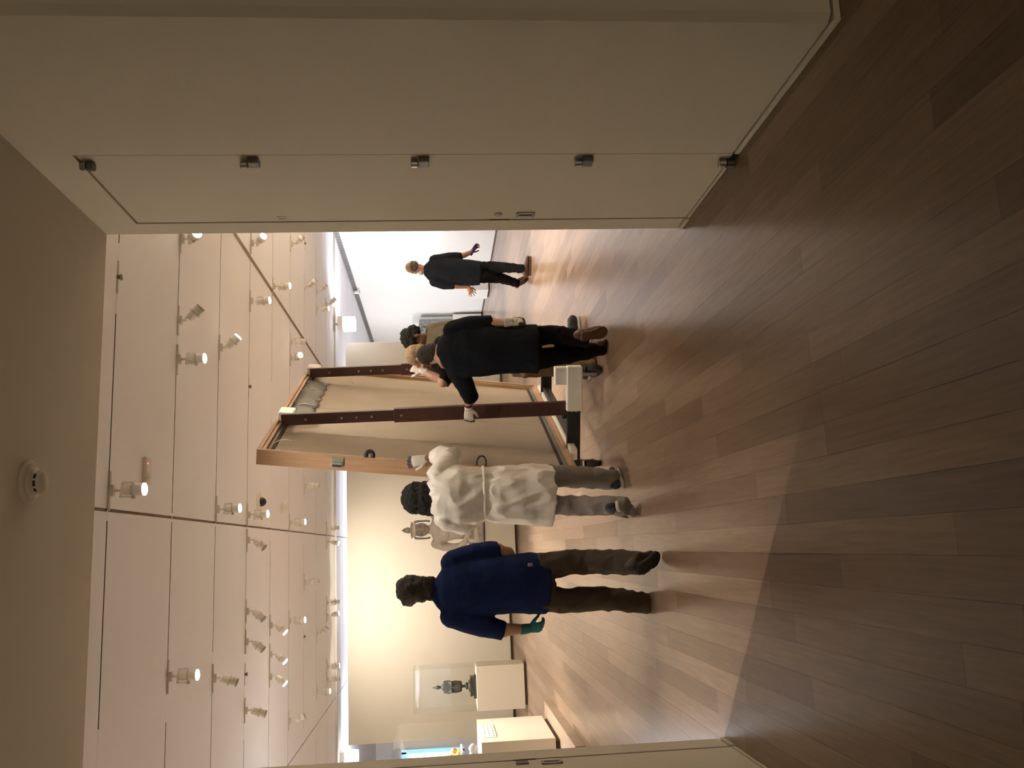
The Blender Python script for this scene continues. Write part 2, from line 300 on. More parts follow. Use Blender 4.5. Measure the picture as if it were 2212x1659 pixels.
PEOPLE={'blue': {'root': [-0.27, 5.95, 0], 'torso': [[-0.267, 5.96, 1.473, 0.053, 0.065], [-0.272, 5.95, 1.437, 0.111, 0.08], [-0.276, 5.93, 1.391, 0.155, 0.1], [-0.267, 5.93, 1.323, 0.198, 0.12], [-0.26, 5.93, 1.246, 0.199, 0.13], [-0.256, 5.93, 1.123, 0.188, 0.13], [-0.259, 5.94, 0.998, 0.188, 0.13], [-0.253, 5.95, 0.904, 0.197, 0.135], [-0.255, 5.96, 0.809, 0.203, 0.14], [-0.263, 5.97, 0.705, 0.198, 0.135]], 'sleeves': [[[-0.439, 5.93, 1.359, 0.075], [-0.501, 5.93, 1.178, 0.078], [-0.555, 5.95, 1.016, 0.062]], [[-0.092, 5.93, 1.349, 0.075], [-0.045, 5.95, 1.176, 0.075], [-0.018, 5.97, 1.024, 0.052]]], 'fore': [[[-0.538, 5.95, 1.071, 0.045], [-0.549, 5.96, 0.978, 0.042], [-0.551, 5.98, 0.852, 0.029]], [[-0.025, 5.97, 1.081, 0.045], [-0.048, 6.01, 0.959, 0.042], [-0.151, 6.19, 0.878, 0.029]]], 'legs': [[[-0.152, 5.96, 0.757, 0.105, 0.125], [-0.131, 5.95, 0.6, 0.09, 0.105], [-0.133, 5.93, 0.413, 0.082, 0.09], [-0.137, 5.73, 0.248, 0.08, 0.085], [-0.144, 5.56, 0.152, 0.07, 0.08]], [[-0.355, 5.96, 0.767, 0.105, 0.125], [-0.376, 5.98, 0.609, 0.088, 0.105], [-0.38, 6.02, 0.365, 0.08, 0.09], [-0.402, 6.03, 0.172, 0.078, 0.085], [-0.426, 6.06, 0.031, 0.068, 0.078]]], 'shoes': [], 'head': [-0.257, 5.96, 1.59], 'hands': [[[-0.551, 5.98, 0.858], [-0.543, 6.01, 0.698]], [[-0.151, 6.19, 0.878], [-0.233, 6.26, 0.869]]]}, 'white': {'root': [0.33, 6.4, 0], 'torso': [[0.378, 6.41, 1.508, 0.067, 0.065], [0.373, 6.4, 1.481, 0.117, 0.09], [0.374, 6.38, 1.434, 0.16, 0.115], [0.373, 6.37, 1.373, 0.192, 0.135], [0.372, 6.37, 1.279, 0.214, 0.145], [0.368, 6.38, 1.178, 0.208, 0.145], [0.383, 6.39, 1.096, 0.185, 0.13], [0.38, 6.39, 1.069, 0.183, 0.13], [0.372, 6.39, 0.991, 0.205, 0.15], [0.367, 6.4, 0.837, 0.216, 0.16], [0.363, 6.41, 0.699, 0.224, 0.165], [0.356, 6.42, 0.588, 0.231, 0.165]], 'sleeves': [[[0.541, 6.38, 1.416, 0.08], [0.622, 6.47, 1.355, 0.082], [0.683, 6.57, 1.318, 0.078], [0.7, 6.61, 1.398, 0.068], [0.684, 6.63, 1.476, 0.042]], [[0.212, 6.38, 1.391, 0.08], [0.181, 6.41, 1.251, 0.08], [0.223, 6.51, 1.127, 0.065], [0.297, 6.65, 1.129, 0.045]]], 'fore': [[[0.683, 6.57, 1.318, 0.045], [0.695, 6.62, 1.423, 0.036], [0.679, 6.64, 1.507, 0.027]], [[0.223, 6.51, 1.127, 0.042], [0.317, 6.69, 1.133, 0.027]]], 'legs': [[[0.493, 6.43, 0.725, 0.1, 0.12], [0.495, 6.44, 0.551, 0.085, 0.095], [0.485, 6.55, 0.324, 0.08, 0.09], [0.47, 6.69, 0.091, 0.078, 0.085]], [[0.261, 6.41, 0.738, 0.1, 0.12], [0.277, 6.38, 0.57, 0.075, 0.09], [0.265, 6.33, 0.407, 0.07, 0.08], [0.256, 6.22, 0.223, 0.066, 0.075], [0.242, 6.15, 0.12, 0.066, 0.075]]], 'shoes': [], 'head': [0.374, 6.43, 1.548], 'hands': [[[0.679, 6.64, 1.507], [0.649, 6.65, 1.652]], [[0.317, 6.69, 1.133], [0.421, 6.77, 1.141]]]}, 'dark': {'root': [1.6, 6.85, 0], 'torso': [[1.509, 6.85, 1.383, 0.072, 0.06], [1.522, 6.83, 1.346, 0.146, 0.09], [1.535, 6.8, 1.279, 0.197, 0.115], [1.535, 6.77, 1.162, 0.21, 0.13], [1.532, 6.75, 1.015, 0.204, 0.13], [1.532, 6.75, 0.867, 0.193, 0.13], [1.538, 6.75, 0.718, 0.195, 0.14], [1.537, 6.75, 0.599, 0.201, 0.14]], 'sleeves': [[[1.395, 6.83, 1.257, 0.078], [1.288, 6.91, 1.184, 0.078], [1.193, 7.03, 1.134, 0.065]], [[1.711, 6.78, 1.274, 0.078], [1.746, 6.75, 1.118, 0.075], [1.77, 6.75, 0.954, 0.055]]], 'fore': [[[1.245, 6.95, 1.166, 0.045], [1.189, 7.05, 1.161, 0.04], [1.139, 7.12, 1.156, 0.028]], [[1.76, 6.75, 1.044, 0.045], [1.748, 6.73, 0.915, 0.042], [1.747, 6.69, 0.818, 0.03]]], 'legs': [[[1.641, 6.75, 0.676, 0.1, 0.12], [1.652, 6.75, 0.488, 0.082, 0.095], [1.631, 6.72, 0.362, 0.073, 0.08], [1.597, 6.69, 0.23, 0.058, 0.066]], [[1.452, 6.77, 0.683, 0.1, 0.12], [1.479, 6.81, 0.489, 0.085, 0.095], [1.522, 6.87, 0.289, 0.075, 0.085], [1.574, 6.95, 0.056, 0.055, 0.062]]], 'shoes': [], 'head': [1.558, 6.89, 1.434], 'hands': [[[1.139, 7.12, 1.156], [1.037, 7.17, 1.154]], [[1.747, 6.69, 0.818], [1.769, 6.7, 0.638]]]}, 'tan': {'root': [1.72, 7.55, 0], 'torso': [[1.648, 7.45, 1.481, 0.058, 0.06], [1.641, 7.45, 1.42, 0.114, 0.09], [1.643, 7.45, 1.319, 0.151, 0.11], [1.639, 7.45, 1.178, 0.152, 0.13], [1.632, 7.45, 0.975, 0.141, 0.13], [1.627, 7.45, 0.771, 0.133, 0.13], [1.614, 7.45, 0.567, 0.134, 0.135]], 'sleeves': [[[1.527, 7.42, 1.351, 0.075], [1.44, 7.4, 1.322, 0.075], [1.407, 7.39, 1.354, 0.065]], [[1.777, 7.5, 1.356, 0.07], [1.802, 7.55, 1.17, 0.07], [1.78, 7.6, 1.003, 0.06]]], 'fore': [[[1.424, 7.4, 1.338, 0.048], [1.474, 7.43, 1.445, 0.042], [1.529, 7.47, 1.528, 0.03]], [[1.78, 7.6, 1.003, 0.045], [1.749, 7.75, 0.955, 0.03]]], 'legs': [[[1.67, 7.47, 0.644, 0.1, 0.12], [1.664, 7.47, 0.397, 0.08, 0.09], [1.662, 7.5, 0.051, 0.06, 0.065]], [[1.524, 7.43, 0.655, 0.1, 0.12], [1.517, 7.43, 0.409, 0.08, 0.09], [1.533, 7.45, 0.051, 0.06, 0.065]]], 'shoes': [], 'head': [1.646, 7.45, 1.581], 'hands': [[[1.529, 7.47, 1.528], [1.562, 7.5, 1.601]], [[1.749, 7.75, 0.955], [1.654, 7.81, 0.947]]]}, 'curly': {'root': [2.05, 8.2, 0], 'torso': [[1.921, 8.15, 1.506, 0.055, 0.06], [1.941, 8.15, 1.461, 0.112, 0.09], [1.966, 8.15, 1.35, 0.144, 0.12], [1.973, 8.15, 1.149, 0.156, 0.14], [1.968, 8.15, 0.926, 0.147, 0.14], [1.958, 8.15, 0.703, 0.142, 0.14], [1.95, 8.15, 0.523, 0.138, 0.14]], 'sleeves': [[[2.062, 8.17, 1.436, 0.075], [2.079, 8.13, 1.213, 0.075], [2.028, 8.09, 1.016, 0.065]], [[1.883, 8.25, 1.419, 0.07], [1.857, 8.3, 1.217, 0.07], [1.818, 8.35, 1.058, 0.06]]], 'fore': [[[2.028, 8.09, 1.016, 0.045], [1.885, 8.05, 0.957, 0.03]], [[1.818, 8.35, 1.058, 0.045], [1.723, 8.45, 1.104, 0.03]]], 'legs': [[[2.015, 8.15, 0.565, 0.1, 0.12], [2.0, 8.15, 0.294, 0.078, 0.09], [1.983, 8.15, -0.032, 0.055, 0.065]], [[1.897, 8.2, 0.566, 0.1, 0.12], [1.898, 8.23, 0.29, 0.078, 0.09], [1.904, 8.25, -0.044, 0.055, 0.065]]], 'shoes': [], 'head': [1.897, 8.13, 1.638], 'hands': [[[1.885, 8.05, 0.957], [1.79, 8.03, 0.952]], [[1.723, 8.45, 1.104], [1.659, 8.48, 1.114]]]}, 'far': {'root': [3.9, 12.3, 0], 'torso': [[4.028, 12.28, 1.549, 0.067, 0.06], [4.02, 12.27, 1.481, 0.142, 0.09], [4.002, 12.25, 1.367, 0.195, 0.115], [3.985, 12.25, 1.184, 0.216, 0.13], [3.967, 12.25, 0.981, 0.202, 0.13], [3.958, 12.25, 0.846, 0.195, 0.13], [3.949, 12.25, 0.724, 0.181, 0.13]], 'sleeves': [[[4.161, 12.25, 1.396, 0.075], [4.201, 12.25, 1.178, 0.075], [4.23, 12.28, 0.986, 0.055]], [[3.836, 12.25, 1.405, 0.075], [3.784, 12.25, 1.258, 0.072], [3.768, 12.25, 1.11, 0.055]]], 'fore': [[[4.213, 12.27, 1.076, 0.045], [4.247, 12.29, 0.951, 0.042], [4.317, 12.35, 0.837, 0.03]], [[3.776, 12.25, 1.19, 0.045], [3.766, 12.27, 1.069, 0.042], [3.765, 12.3, 0.912, 0.03]]], 'legs': [[[4.032, 12.25, 0.809, 0.1, 0.125], [4.042, 12.25, 0.57, 0.088, 0.1], [3.998, 12.15, 0.34, 0.072, 0.085], [3.941, 12.05, 0.113, 0.058, 0.066]], [[3.876, 12.25, 0.815, 0.1, 0.125], [3.906, 12.29, 0.607, 0.088, 0.1], [3.9, 12.37, 0.396, 0.072, 0.085], [3.837, 12.41, 0.174, 0.056, 0.064]]], 'shoes': [], 'head': [4.069, 12.28, 1.676], 'hands': [[[4.317, 12.35, 0.837], [4.456, 12.38, 0.741]], [[3.765, 12.3, 0.912], [3.687, 12.3, 0.874]]]}}
LAMPS=[[2.622, 7.085, 1, "cam"], [1.923, 7.085, 0, "r"], [1.595, 7.085, 1, "d"], [2.006, 8.43, 1, "r"], [3.557, 9.775, 1, "camr"], [2.863, 9.775, 1, "d"], [3.45, 11.12, 1, "d"], [4.523, 12.465, 0, "r"], [3.029, 12.465, 0, "f"], [2.797, 12.465, 1, "cam"], [4.279, 13.81, 0, "r"], [4.608, 15.155, 0, "r"], [4.272, 15.155, 1, "d"], [4.746, 16.5, 0, "r"], [0.448, 5.74, 1, "d"], [0.449, 8.43, 1, "d"], [0.447, 9.775, 1, "d"], [0.441, 12.465, 1, "d"], [1.041, 13.81, 0, "f"], [0.175, 9.775, 0, "l"], [-0.574, 9.775, 0, "l"], [-0.423, 13.81, 0, "f"], [0.448, 16.5, 0, "f"], [0.203, 16.5, 1, "fl"], [-0.887, 16.5, 0, "f"], [-1.108, 16.5, 1, "fr"], [-0.831, 11.12, 1, "l"], [-0.883, 12.465, 1, "d"], [-0.886, 9.775, 0, "l"], [-1.313, 15.155, 0, "r"], [-1.173, 11.12, 1, "l"], [-0.87, 7.085, 1, "d"], [-1.071, 8.43, 0, "l2"], [-1.427, 11.12, 1, "l"], [-2.004, 16.5, 1, "f"], [-2.227, 16.5, 0, "f"], [-1.582, 9.775, 0, "l2"], [-2.229, 15.155, 1, "d"], [-2.186, 12.465, 0, "r2"]]

# ------------------------------------------------------------------ lights of the building and added fills
def spot_light(name, loc, d, watts, col, angle, blend=0.9, radius=0.04, parent=None):
    ld = bpy.data.lights.new(name, 'SPOT'); ld.energy = watts; ld.color = col; ld.spot_size = math.radians(angle); ld.spot_blend = blend; ld.shadow_soft_size = radius
    o = bpy.data.objects.new(name, ld); COL.objects.link(o); o.location = loc
    o.rotation_euler = V(d).to_track_quat('-Z', 'Y').to_euler()
    if parent is not None: o.parent = parent
    return o
def area_light(name, loc, d, watts, col, sx, sy):
    ld = bpy.data.lights.new(name, 'AREA'); ld.energy = watts; ld.color = col; ld.shape = 'RECTANGLE'; ld.size = sx; ld.size_y = sy
    o = bpy.data.objects.new(name, ld); COL.objects.link(o); o.location = loc
    o.rotation_euler = V(d).to_track_quat('-Z', 'Y').to_euler(); return o

# ------------------------------------------------------------------ setting: numbers in metres, camera foot at (0,0), depth along +y
XR, XL, Y0, Y1 = 1.732, -1.014, 2.605, 4.60          # the passage's side walls and its two ends
PC, GC = 3.16, 3.51                                   # ceiling heights of passage and gallery
GX0, GX1, GYB = -8.0, 6.77, 28.0
def S(name, g, m, bevel=0.0): return tag(build(name, g, m, None, bevel), kind='structure')

# floor: a dark bed and oak planks running away from the camera
fl = S('floor', G().box((-9.5,-12.2,-0.12),(9.5,GYB+0.3,-0.013)), M['void'])
PW = 0.118; rows = []
rng = random.Random(3)
forced = {(0.275,0.393): 3.066, (0.511,0.629): 2.884, (-0.079,0.039): 2.33, (-0.197,-0.079): 3.06, (0.393,0.511): 4.32}
planks = []
k0 = int((GX0-0.629)/PW)-1; k1 = int((GX1-0.629)/PW)+2
for k in range(k0, k1):
    xa = 0.629+PW*k; xb = xa+PW
    y = -11.9 + rng.uniform(0, 1.6); js = [-12.0]
    fy = next((v for (a,b), v in forced.items() if abs(a-xa) < 0.03), None)
    while y < GYB+0.2:
        js.append(y); y += rng.uniform(1.15, 2.3)
    js.append(GYB+0.25)
    if fy is not None:
        i = min(range(1, len(js)-1), key=lambda i: abs(js[i]-fy)); js[i] = fy
    for a, b in zip(js[:-1], js[1:]):
        if b-a < 0.06: continue
        planks.append((xa, xb, a, b))
def visible(p):
    xc, yc = (p[0]+p[1])/2, (p[2]+p[3])/2
    if p[3] < 1.75: return False
    if p[2] < Y1: return XL-0.1 < xc < XR+0.1
    return xc > XL-0.02-0.28*(p[3]-Y1) and xc < XR+0.1+0.47*(p[3]-Y1)
near = sorted([p for p in planks if visible(p)], key=lambda p: max(p[2], 1.9)+0.5*abs((p[0]+p[1])/2-0.4))[:296]
nset = set(near); g = 0.0004
unit = mesh_of(G().box((0,0,-0.013),(1,1,0)), 'plank', M['floor'])
for p in near:
    o = link('plank', unit, fl, (p[0]+g, p[2]+g, 0)); o.scale = (PW-2*g, p[3]-p[2]-2*g, 1)
G_ = G()
for p in planks:
    if p not in nset: G_.box((p[0]+g, p[2]+g, -0.013), (p[1]-g, p[3]-g, 0))
tag(build('planks', G_, M['floor'], fl), kind='stuff')

# passage: right-hand wall block with a flush door, chamfered front corner
D0, D1, DT = 3.645, 4.445, 2.945
XRB = XR+0.06
w = S('wall_right', G().prism([(XR,Y0+0.026),(XR+0.026,Y0),(5.2,Y0),(5.2,D0-0.004),(XR,D0-0.004)], 0.032, PC), M['portal'])
build('wall_end', G().box((XR,D1+0.006,0.032),(5.2,Y1,PC)), M['portal'], w)
build('wall_header', G().box((XR,D0-0.004,DT+0.012),(5.2,D1+0.006,PC)), M['portal'], w)
build('gap_shade_strip', G().box((XR+0.0012,D0-0.004,0.024),(XRB,D0+0.003,DT+0.012)).box((XR+0.0012,D1-0.003,0.024),(XRB,D1+0.006,DT+0.012)).box((XR+0.004,D0,DT),(XRB,D1,DT+0.012)), M['gapshade'], w)  # near-flush filler, its dark colour stands in for shade inside the door gap
build('door_recess', G().box((XRB,D0-0.004,0.0),(5.2,D1+0.006,DT+0.012)), M['void'], w)
bb = S('baseboard_right', G().box((XR-0.006,Y0-0.006,0.0),(XR+0.3,D0-0.004,0.024)).box((XR-0.006,D1+0.006,0.0),(XR+0.3,Y1,0.024)).box((XR+0.3,Y0-0.006,0),(5.2,Y0+0.2,0.024)), M['portal'], 0.003)
build('reveal', G().box((XR+0.012,Y0+0.03,0.02),(5.1,D0-0.01,0.034)).box((XR+0.012,D1+0.01,0.02),(5.1,Y1-0.01,0.034)), M['gap'], bb)
def hinge(door, x, y, z, s):
    """bolt-on pivot hinge: a short leaf block above a longer one with its knuckle"""
    a = build('hinge', G().box((x-0.016,y-0.026,z-0.046),(x+0.018,y+0.030,z+0.002)), M['darksteel'], door, 0.004)
    build('knuckle', G().cyl((x-s*0.012,y+0.002,z+0.004),(x-s*0.012,y+0.002,z+0.036),0.017).box((x-0.012,y+0.0,z+0.006),(x+0.014,y+0.026,z+0.034)), M['steel'], a, 0.003)
    return a
def make_door(name, x, s, y0, y1):
    """s: +1 for the door in the right wall (seen face towards -x), -1 for the left"""
    lo, hi = (x+0.003, x+0.05) if s > 0 else (x-0.05, x-0.003)
    d = S(name, G().box((lo,y0+0.003,0.024),(hi,y1-0.003,DT)), M['portal'])
    build('bottom_rail', G().box((lo-0.003 if s > 0 else lo, y0+0.1, 0.002),(hi if s > 0 else hi+0.003, y1-0.004, 0.018)), M['portal'], d, 0.002)
    return d
d1 = make_door('door_1', XR, 1, D0, D1)
for z in (2.222, 1.470, 0.722): hinge(d1, XR-0.012, D0+0.045, z, 1)
for z0_, z1_ in ((DT-0.055, DT+0.004), (0.0, 0.075)):     # floor and head pivots
    a = build('pivot', G().cyl((XR-0.016,D0+0.068,z0_),(XR-0.016,D0+0.068,z0_+(z1_-z0_)*0.52),0.023,0.023,18), M['darksteel'], d1, 0.003)
    build('pivot_cap', G().cyl((XR-0.016,D0+0.068,z0_+(z1_-z0_)*0.56),(XR-0.016,D0+0.068,z1_),0.023,0.021,18), M['steel'], a, 0.003)
build('lock_cylinder', G().cyl((XR-0.006,4.364,1.066),(XR+0.02,4.364,1.066),0.021,0.021,20), M['steel'], d1, 0.002)
def pull(door, x, y, z, s):
    e = build('flush_pull', G().box((x-0.004,y-0.026,z-0.05),(x+0.004,y+0.026,z-0.036)).box((x-0.004,y-0.026,z+0.036),(x+0.004,y+0.026,z+0.05)).box((x-0.004,y-0.026,z-0.05),(x+0.004,y-0.014,z+0.05)).box((x-0.004,y+0.014,z-0.05),(x+0.004,y+0.026,z+0.05)), M['steel'], door, 0.002)
    build('pull_recess', G().box((x-0.002,y-0.014,z-0.036),(x+0.002,y+0.014,z+0.036)), M['black'], e)
pull(d1, XR-0.002, 4.368, 0.920, 1)
build('latch_plate', G().box((XR-0.001,4.440,1.00),(XR+0.012,4.447,1.11)), M['gap'], d1)
st = build('sticker', G().box((XR-0.0012,4.374,2.173),(XR+0.004,4.412,2.223)), M['card'], d1)
build('sticker_mark', G().box((XR-0.0022,4.389,2.177),(XR+0.002,4.399,2.219)), M['red'], st)

# passage: left-hand wall
E0, E1 = 3.55, 4.425
w = S('wall_left', G().box((-5.2,Y0,0.032),(XL,E0-0.004,PC)), M['portal'])
build('wall_end', G().box((-5.2,E1+0.005,0.032),(XL,Y1,PC)), M['portal'], w)
build('wall_header', G().box((-5.2,E0-0.004,DT+0.012),(XL,E1+0.005,PC)), M['portal'], w)
build('gap_shade_strip', G().box((XL-0.06,E0-0.004,0.024),(XL-0.0012,E0+0.003,DT+0.012)).box((XL-0.06,E1-0.003,0.024),(XL-0.0012,E1+0.005,DT+0.012)), M['gapshade'], w)  # same filler on the left, gap shade put into its colour
build('door_recess', G().box((-5.2,E0-0.004,0.0),(XL-0.06,E1+0.005,DT+0.012)), M['void'], w)
bb = S('baseboard_left', G().box((XL-0.3,Y0,0.0),(XL+0.006,E0-0.004,0.024)).box((XL-0.3,E1+0.005,0.0),(XL+0.006,Y1,0.024)), M['portal'], 0.003)
build('reveal', G().box((-5.1,Y0+0.03,0.02),(XL-0.012,E0-0.01,0.034)).box((-5.1,E1+0.01,0.02),(XL-0.012,Y1-0.01,0.034)), M['gap'], bb)
d2 = make_door('door_2', XL, -1, E0, E1)
build('lock_cylinder', G().box((XL-0.01,4.335,1.030),(XL+0.006,4.382,1.090)), M['darksteel'], d2, 0.004)
pull(d2, XL+0.002, 4.336, 0.922, -1)
build('latch_plate', G().box((XL-0.012,4.420,0.99),(XL+0.001,4.427,1.10)), M['gap'], d2)

# passage ceiling and the bulkhead over the opening
S('ceiling_passage', G().box((-6.2,-12.0,PC),(6.2,Y1,GC+0.12)), M['soffit'])
S('wall_hall_right', G().box((5.2,-12.0,0.0),(5.4,Y0+0.1,PC)), M['portal'])
S('wall_hall_left', G().box((-5.4,-12.0,0.0),(-5.2,Y0+0.1,PC)), M['portal'])

# gallery shell
S('wall_gallery_right', G().box((GX1,Y1,0.0),(GX1+0.2,GYB,GC+0.1)), M['wall'])
S('wall_gallery_left', G().box((GX0-0.2,Y1,0.0),(GX0,GYB,GC+0.1)), M['wall'])
S('wall_back', G().box((GX0,GYB,0.0),(GX1,GYB+0.2,GC+0.1)), M['wall'])
S('wall_front_left', G().box((GX0,Y1-0.2,0.0),(-5.2,Y1,GC+0.1)), M['wall'])
S('wall_front_right', G().box((5.2,Y1-0.2,0.0),(GX1,Y1,GC+0.1)), M['wall'])
bb = S('baseboard_gallery', G().box((GX1-0.004,Y1,0.0),(GX1,GYB,0.035)), M['gap'])
pt = S('wall_far', G().box((-3.72,18.27,0.05),(4.39,18.62,3.315)), M['wall'], 0.004)
build('shadow_gap', G().box((-3.69,18.30,0.0),(4.36,18.59,0.05)), M['gap'], pt)

# gallery ceiling: panels with open lighting slots between the rows
def slot_y(k): return 5.74+1.345*k
cl = S('ceiling_gallery', G().box((GX0,Y1,GC+0.05),(GX1,GYB,GC+0.12)), M['void'])
XS = [GX0, -5.80, -2.745, 0.327, 3.38, GX1]
HW = 0.010
xi = [(XS[i]+(0.0 if i == 0 else 0.010), XS[i+1]-(0.0 if i == 4 else 0.010)) for i in range(5)]
ys = [Y1]+[slot_y(k) for k in range(0, 17)]+[GYB]
for (a, b) in xi:
    for j in range(len(ys)-1):
        lo = ys[j]+(0.0 if j == 0 else HW); hi = ys[j+1]-(0.0 if j == len(ys)-2 else HW)
        if hi-lo < 0.05: continue
        o = link('ceiling_panel', bpy.data.meshes.get('ceiling_panel') or mesh_of(G().box((0,0,0),(1,1,0.05)), 'ceiling_panel', M['ceil']), cl, (a, lo, GC)); o.scale = (b-a, hi-lo, 1)
for i, (x, m_, hw, z) in enumerate(((-2.745,'gap',0.012,GC+0.01),(0.327,'seam',0.006,GC+0.004),(3.38,'seam',0.024,GC-0.006),(-5.8,'seam',0.006,GC+0.004))):
    build('seam_strip', G().box((x-hw,Y1,z),(x+hw,GYB,GC+0.03)), M[m_], cl)
covers = {0: [(1.61,2.10),(0.26,0.48),(-6.0,-0.99)], 1: [(2.50,3.6),(1.50,2.04),(0.29,0.36),(-1.20,-0.86)], 2: [(1.90,2.06),(0.29,0.36),(-1.12,-0.84)]}
for k in range(0, 17):
    y = slot_y(k)
    build('slot_strip', G().box((GX0,y-HW-0.004,GC+0.0015),(GX1-0.03,y+HW+0.004,GC+0.04)), M['void'], cl)
    cs = list(covers.get(k, []))
    if k > 2:
        r_ = random.Random(k*7+1); x = -5.0
        while x < 6:
            if r_.random() < 0.5: cs.append((x, x+r_.uniform(0.3, 1.2)))
            x += r_.uniform(1.4, 2.4)
        cs.append((0.28, 0.37))
    for a, b in cs:
        b = min(b, GX1-0.01)
        o = link('slot_cover', bpy.data.meshes.get('slot_cover') or mesh_of(G().box((0,-0.0085,0.0),(1,0.0085,0.03)), 'slot_cover', M['ceil']), cl, (a, y, GC)); o.scale = (b-a, 1, 1)
# wall-top shadow gap on the right with its little cross ribs, and the deep track before the far wall
tr = S('trim_1', G().box((GX1-0.035,Y1,GC-0.10),(GX1+0.001,GYB,GC)), M['darksteel'])
rib = mesh_of(G().box((-0.003,-0.012,-0.10),(0.0,0.012,0.0)), 'rib', M['steel'])
for i in range(60): link('rib', rib, tr, (GX1-0.036, 17.0+i*0.18, GC))
S('trim_2', G().box((-5.4,17.81,GC-0.030),(GX1-0.04,17.89,GC)), M['adapter'])

# ------------------------------------------------------------------ ceiling lamps
def xf(d):
    return V(d).normalized().to_track_quat('-Z', 'Y').to_matrix()
def lamp_meshes():
    L = {}
    L['adapter'] = mesh_of(G().box((-0.125,-0.012,-0.012),(0.125,0.012,0.004)).box((-0.035,-0.02,-0.036),(0.035,0.02,-0.012)), 'track_adapter', M['adapter'])
    L['stem'] = mesh_of(G().cyl((0,0,-0.03),(0,0,-0.078),0.011,0.011,10), 'stem', M['fixture'])
    y = G(); y.box((-0.050,-0.010,-0.012),(0.050,0.010,0.0)); y.box((-0.054,-0.010,-0.075),(-0.048,0.010,0.0)); y.box((0.048,-0.010,-0.075),(0.054,0.010,0.0))
    L['yoke'] = mesh_of(y, 'yoke', M['fixture'])
    h = G().lathe([(0.0,0.0),(0.026,0.0),(0.032,-0.008),(0.036,-0.03),(0.036,-0.062),(0.043,-0.066),(0.043,-0.078),(0.038,-0.080),(0.041,-0.130),(0.0,-0.130)], n=18)
    L['housing'] = mesh_of(h, 'housing', M['fixture'])
    L['ring'] = mesh_of(G().lathe([(0.045,-0.062),(0.047,-0.064),(0.047,-0.072),(0.045,-0.074)], n=18).box((0.045,-0.008,-0.082),(0.062,0.008,-0.060)), 'locking_ring', M['adapter'])
    for k, m_ in (('on','lens_on'),('off','lens_off')):
        L['lens_'+k] = mesh_of(G().lathe([(0.0,-0.128),(0.040,-0.128),(0.040,-0.137),(0.030,-0.142),(0.014,-0.144),(0.0,-0.1445)], n=18), 'lens', M[m_])
    for me in L.values():
        if me.name in ('housing','lens','stem') or me.name.startswith('lens'): smooth(me)
    return L
LM = lamp_meshes()
AIM = {'d': (0.02,-0.06,-1), 'cam': (0.05,-0.80,-0.62), 'camr': (0.30,-0.75,-0.60), 'r': (0.72,-0.05,-0.72), 'l': (-0.62,-0.12,-0.78), 'l2': (-0.34,0.1,-0.93),
       'r2': (0.36,0.1,-0.93), 'f': (0.05,0.22,-0.97), 'fl': (-0.22,0.02,-0.97), 'fr': (0.20,0.02,-0.97)}
ORD = ['first','second','third','fourth','fifth','sixth','seventh','eighth','ninth','tenth','eleventh','twelfth']
def make_lamp(x, y, lit, aim, label):
    r = tag(empty('ceiling_spotlight', (x, y, GC)), label, 'spotlight', 'spotlights along the gallery ceiling')
    d = AIM[aim]; R = xf(d)
    link('track_adapter', LM['adapter'], r); link('stem', LM['stem'], r)
    yk = link('yoke', LM['yoke'], r, (0,0,-0.076)); yk.rotation_euler = R.to_euler()
    h = link('housing', LM['housing'], r, V((0,0,-0.080)) + R @ V((0,0,-0.012))); h.rotation_euler = R.to_euler()
    link('locking_ring', LM['ring'], h); link('lens', LM['lens_on' if lit else 'lens_off'], h)
    return r, V(h.location)+V((x,y,GC)) + (R @ V((0,0,-0.155))), V(d)
row_name = {0:'nearest ceiling slot',1:'second ceiling slot',2:'third ceiling slot',3:'fourth ceiling slot',4:'fifth ceiling slot',5:'sixth ceiling slot',6:'seventh ceiling slot',7:'eighth ceiling slot',8:'ninth ceiling slot'}
aim_name = {'d':'pointing straight down','cam':'turned towards the passage','camr':'turned towards the passage','r':'tilted to the right','l':'tilted to the left','l2':'leaning left','r2':'leaning right','f':'turned to the far wall','fl':'angled at the far wall','fr':'angled at the far wall'}
byrow = {}
for x, y, lit, aim in LAMPS: byrow.setdefault(round((y-5.74)/1.345), []).append((x, y, lit, aim))
for k, lst in byrow.items():
    lst.sort()
    for i, (x, y, lit, aim) in enumerate(lst):
        state = 'lit' if lit else 'unlit'
        same = [q for q in lst if q[2] == lit]
        j = same.index((x, y, lit, aim))
        if len(same) == 1: lab = f'only {state} spotlight on the {row_name[k]}, {aim_name[aim]}'
        else: lab = f'{state} spotlight on the {row_name[k]}, {ORD[j]} {state} one from the left'
        r, tip, d = make_lamp(x, y, lit, aim, lab)
        if lit:
            wash = k >= 8
            dd = d if not wash else V((d.x, 0.95, -0.50))
            if k < 2: dd = V((d.x*0.5, 0.42, -0.9))
            elif aim in ('cam','camr'): dd = V((d.x*0.5, -0.25, -0.9))
            spot_light('lamp_light', tip, dd, WASH_W if wash else SPOT_W*(0.45,0.5,0.75,1.1,1.7,2.0,2.3,2.3)[k], WARM, 120 if wash else 84, 1.0, 0.035)
r, tip, d = make_lamp(-5.0, 8.43, 1, 'cam', 'lit spotlight on the third ceiling slot at the far left, turned towards the passage')
spot_light('lamp_light', tip, (3.5,-3.3,-3.3), SPOT_W*6.0, WARM, 25, 1.0, 0.02)

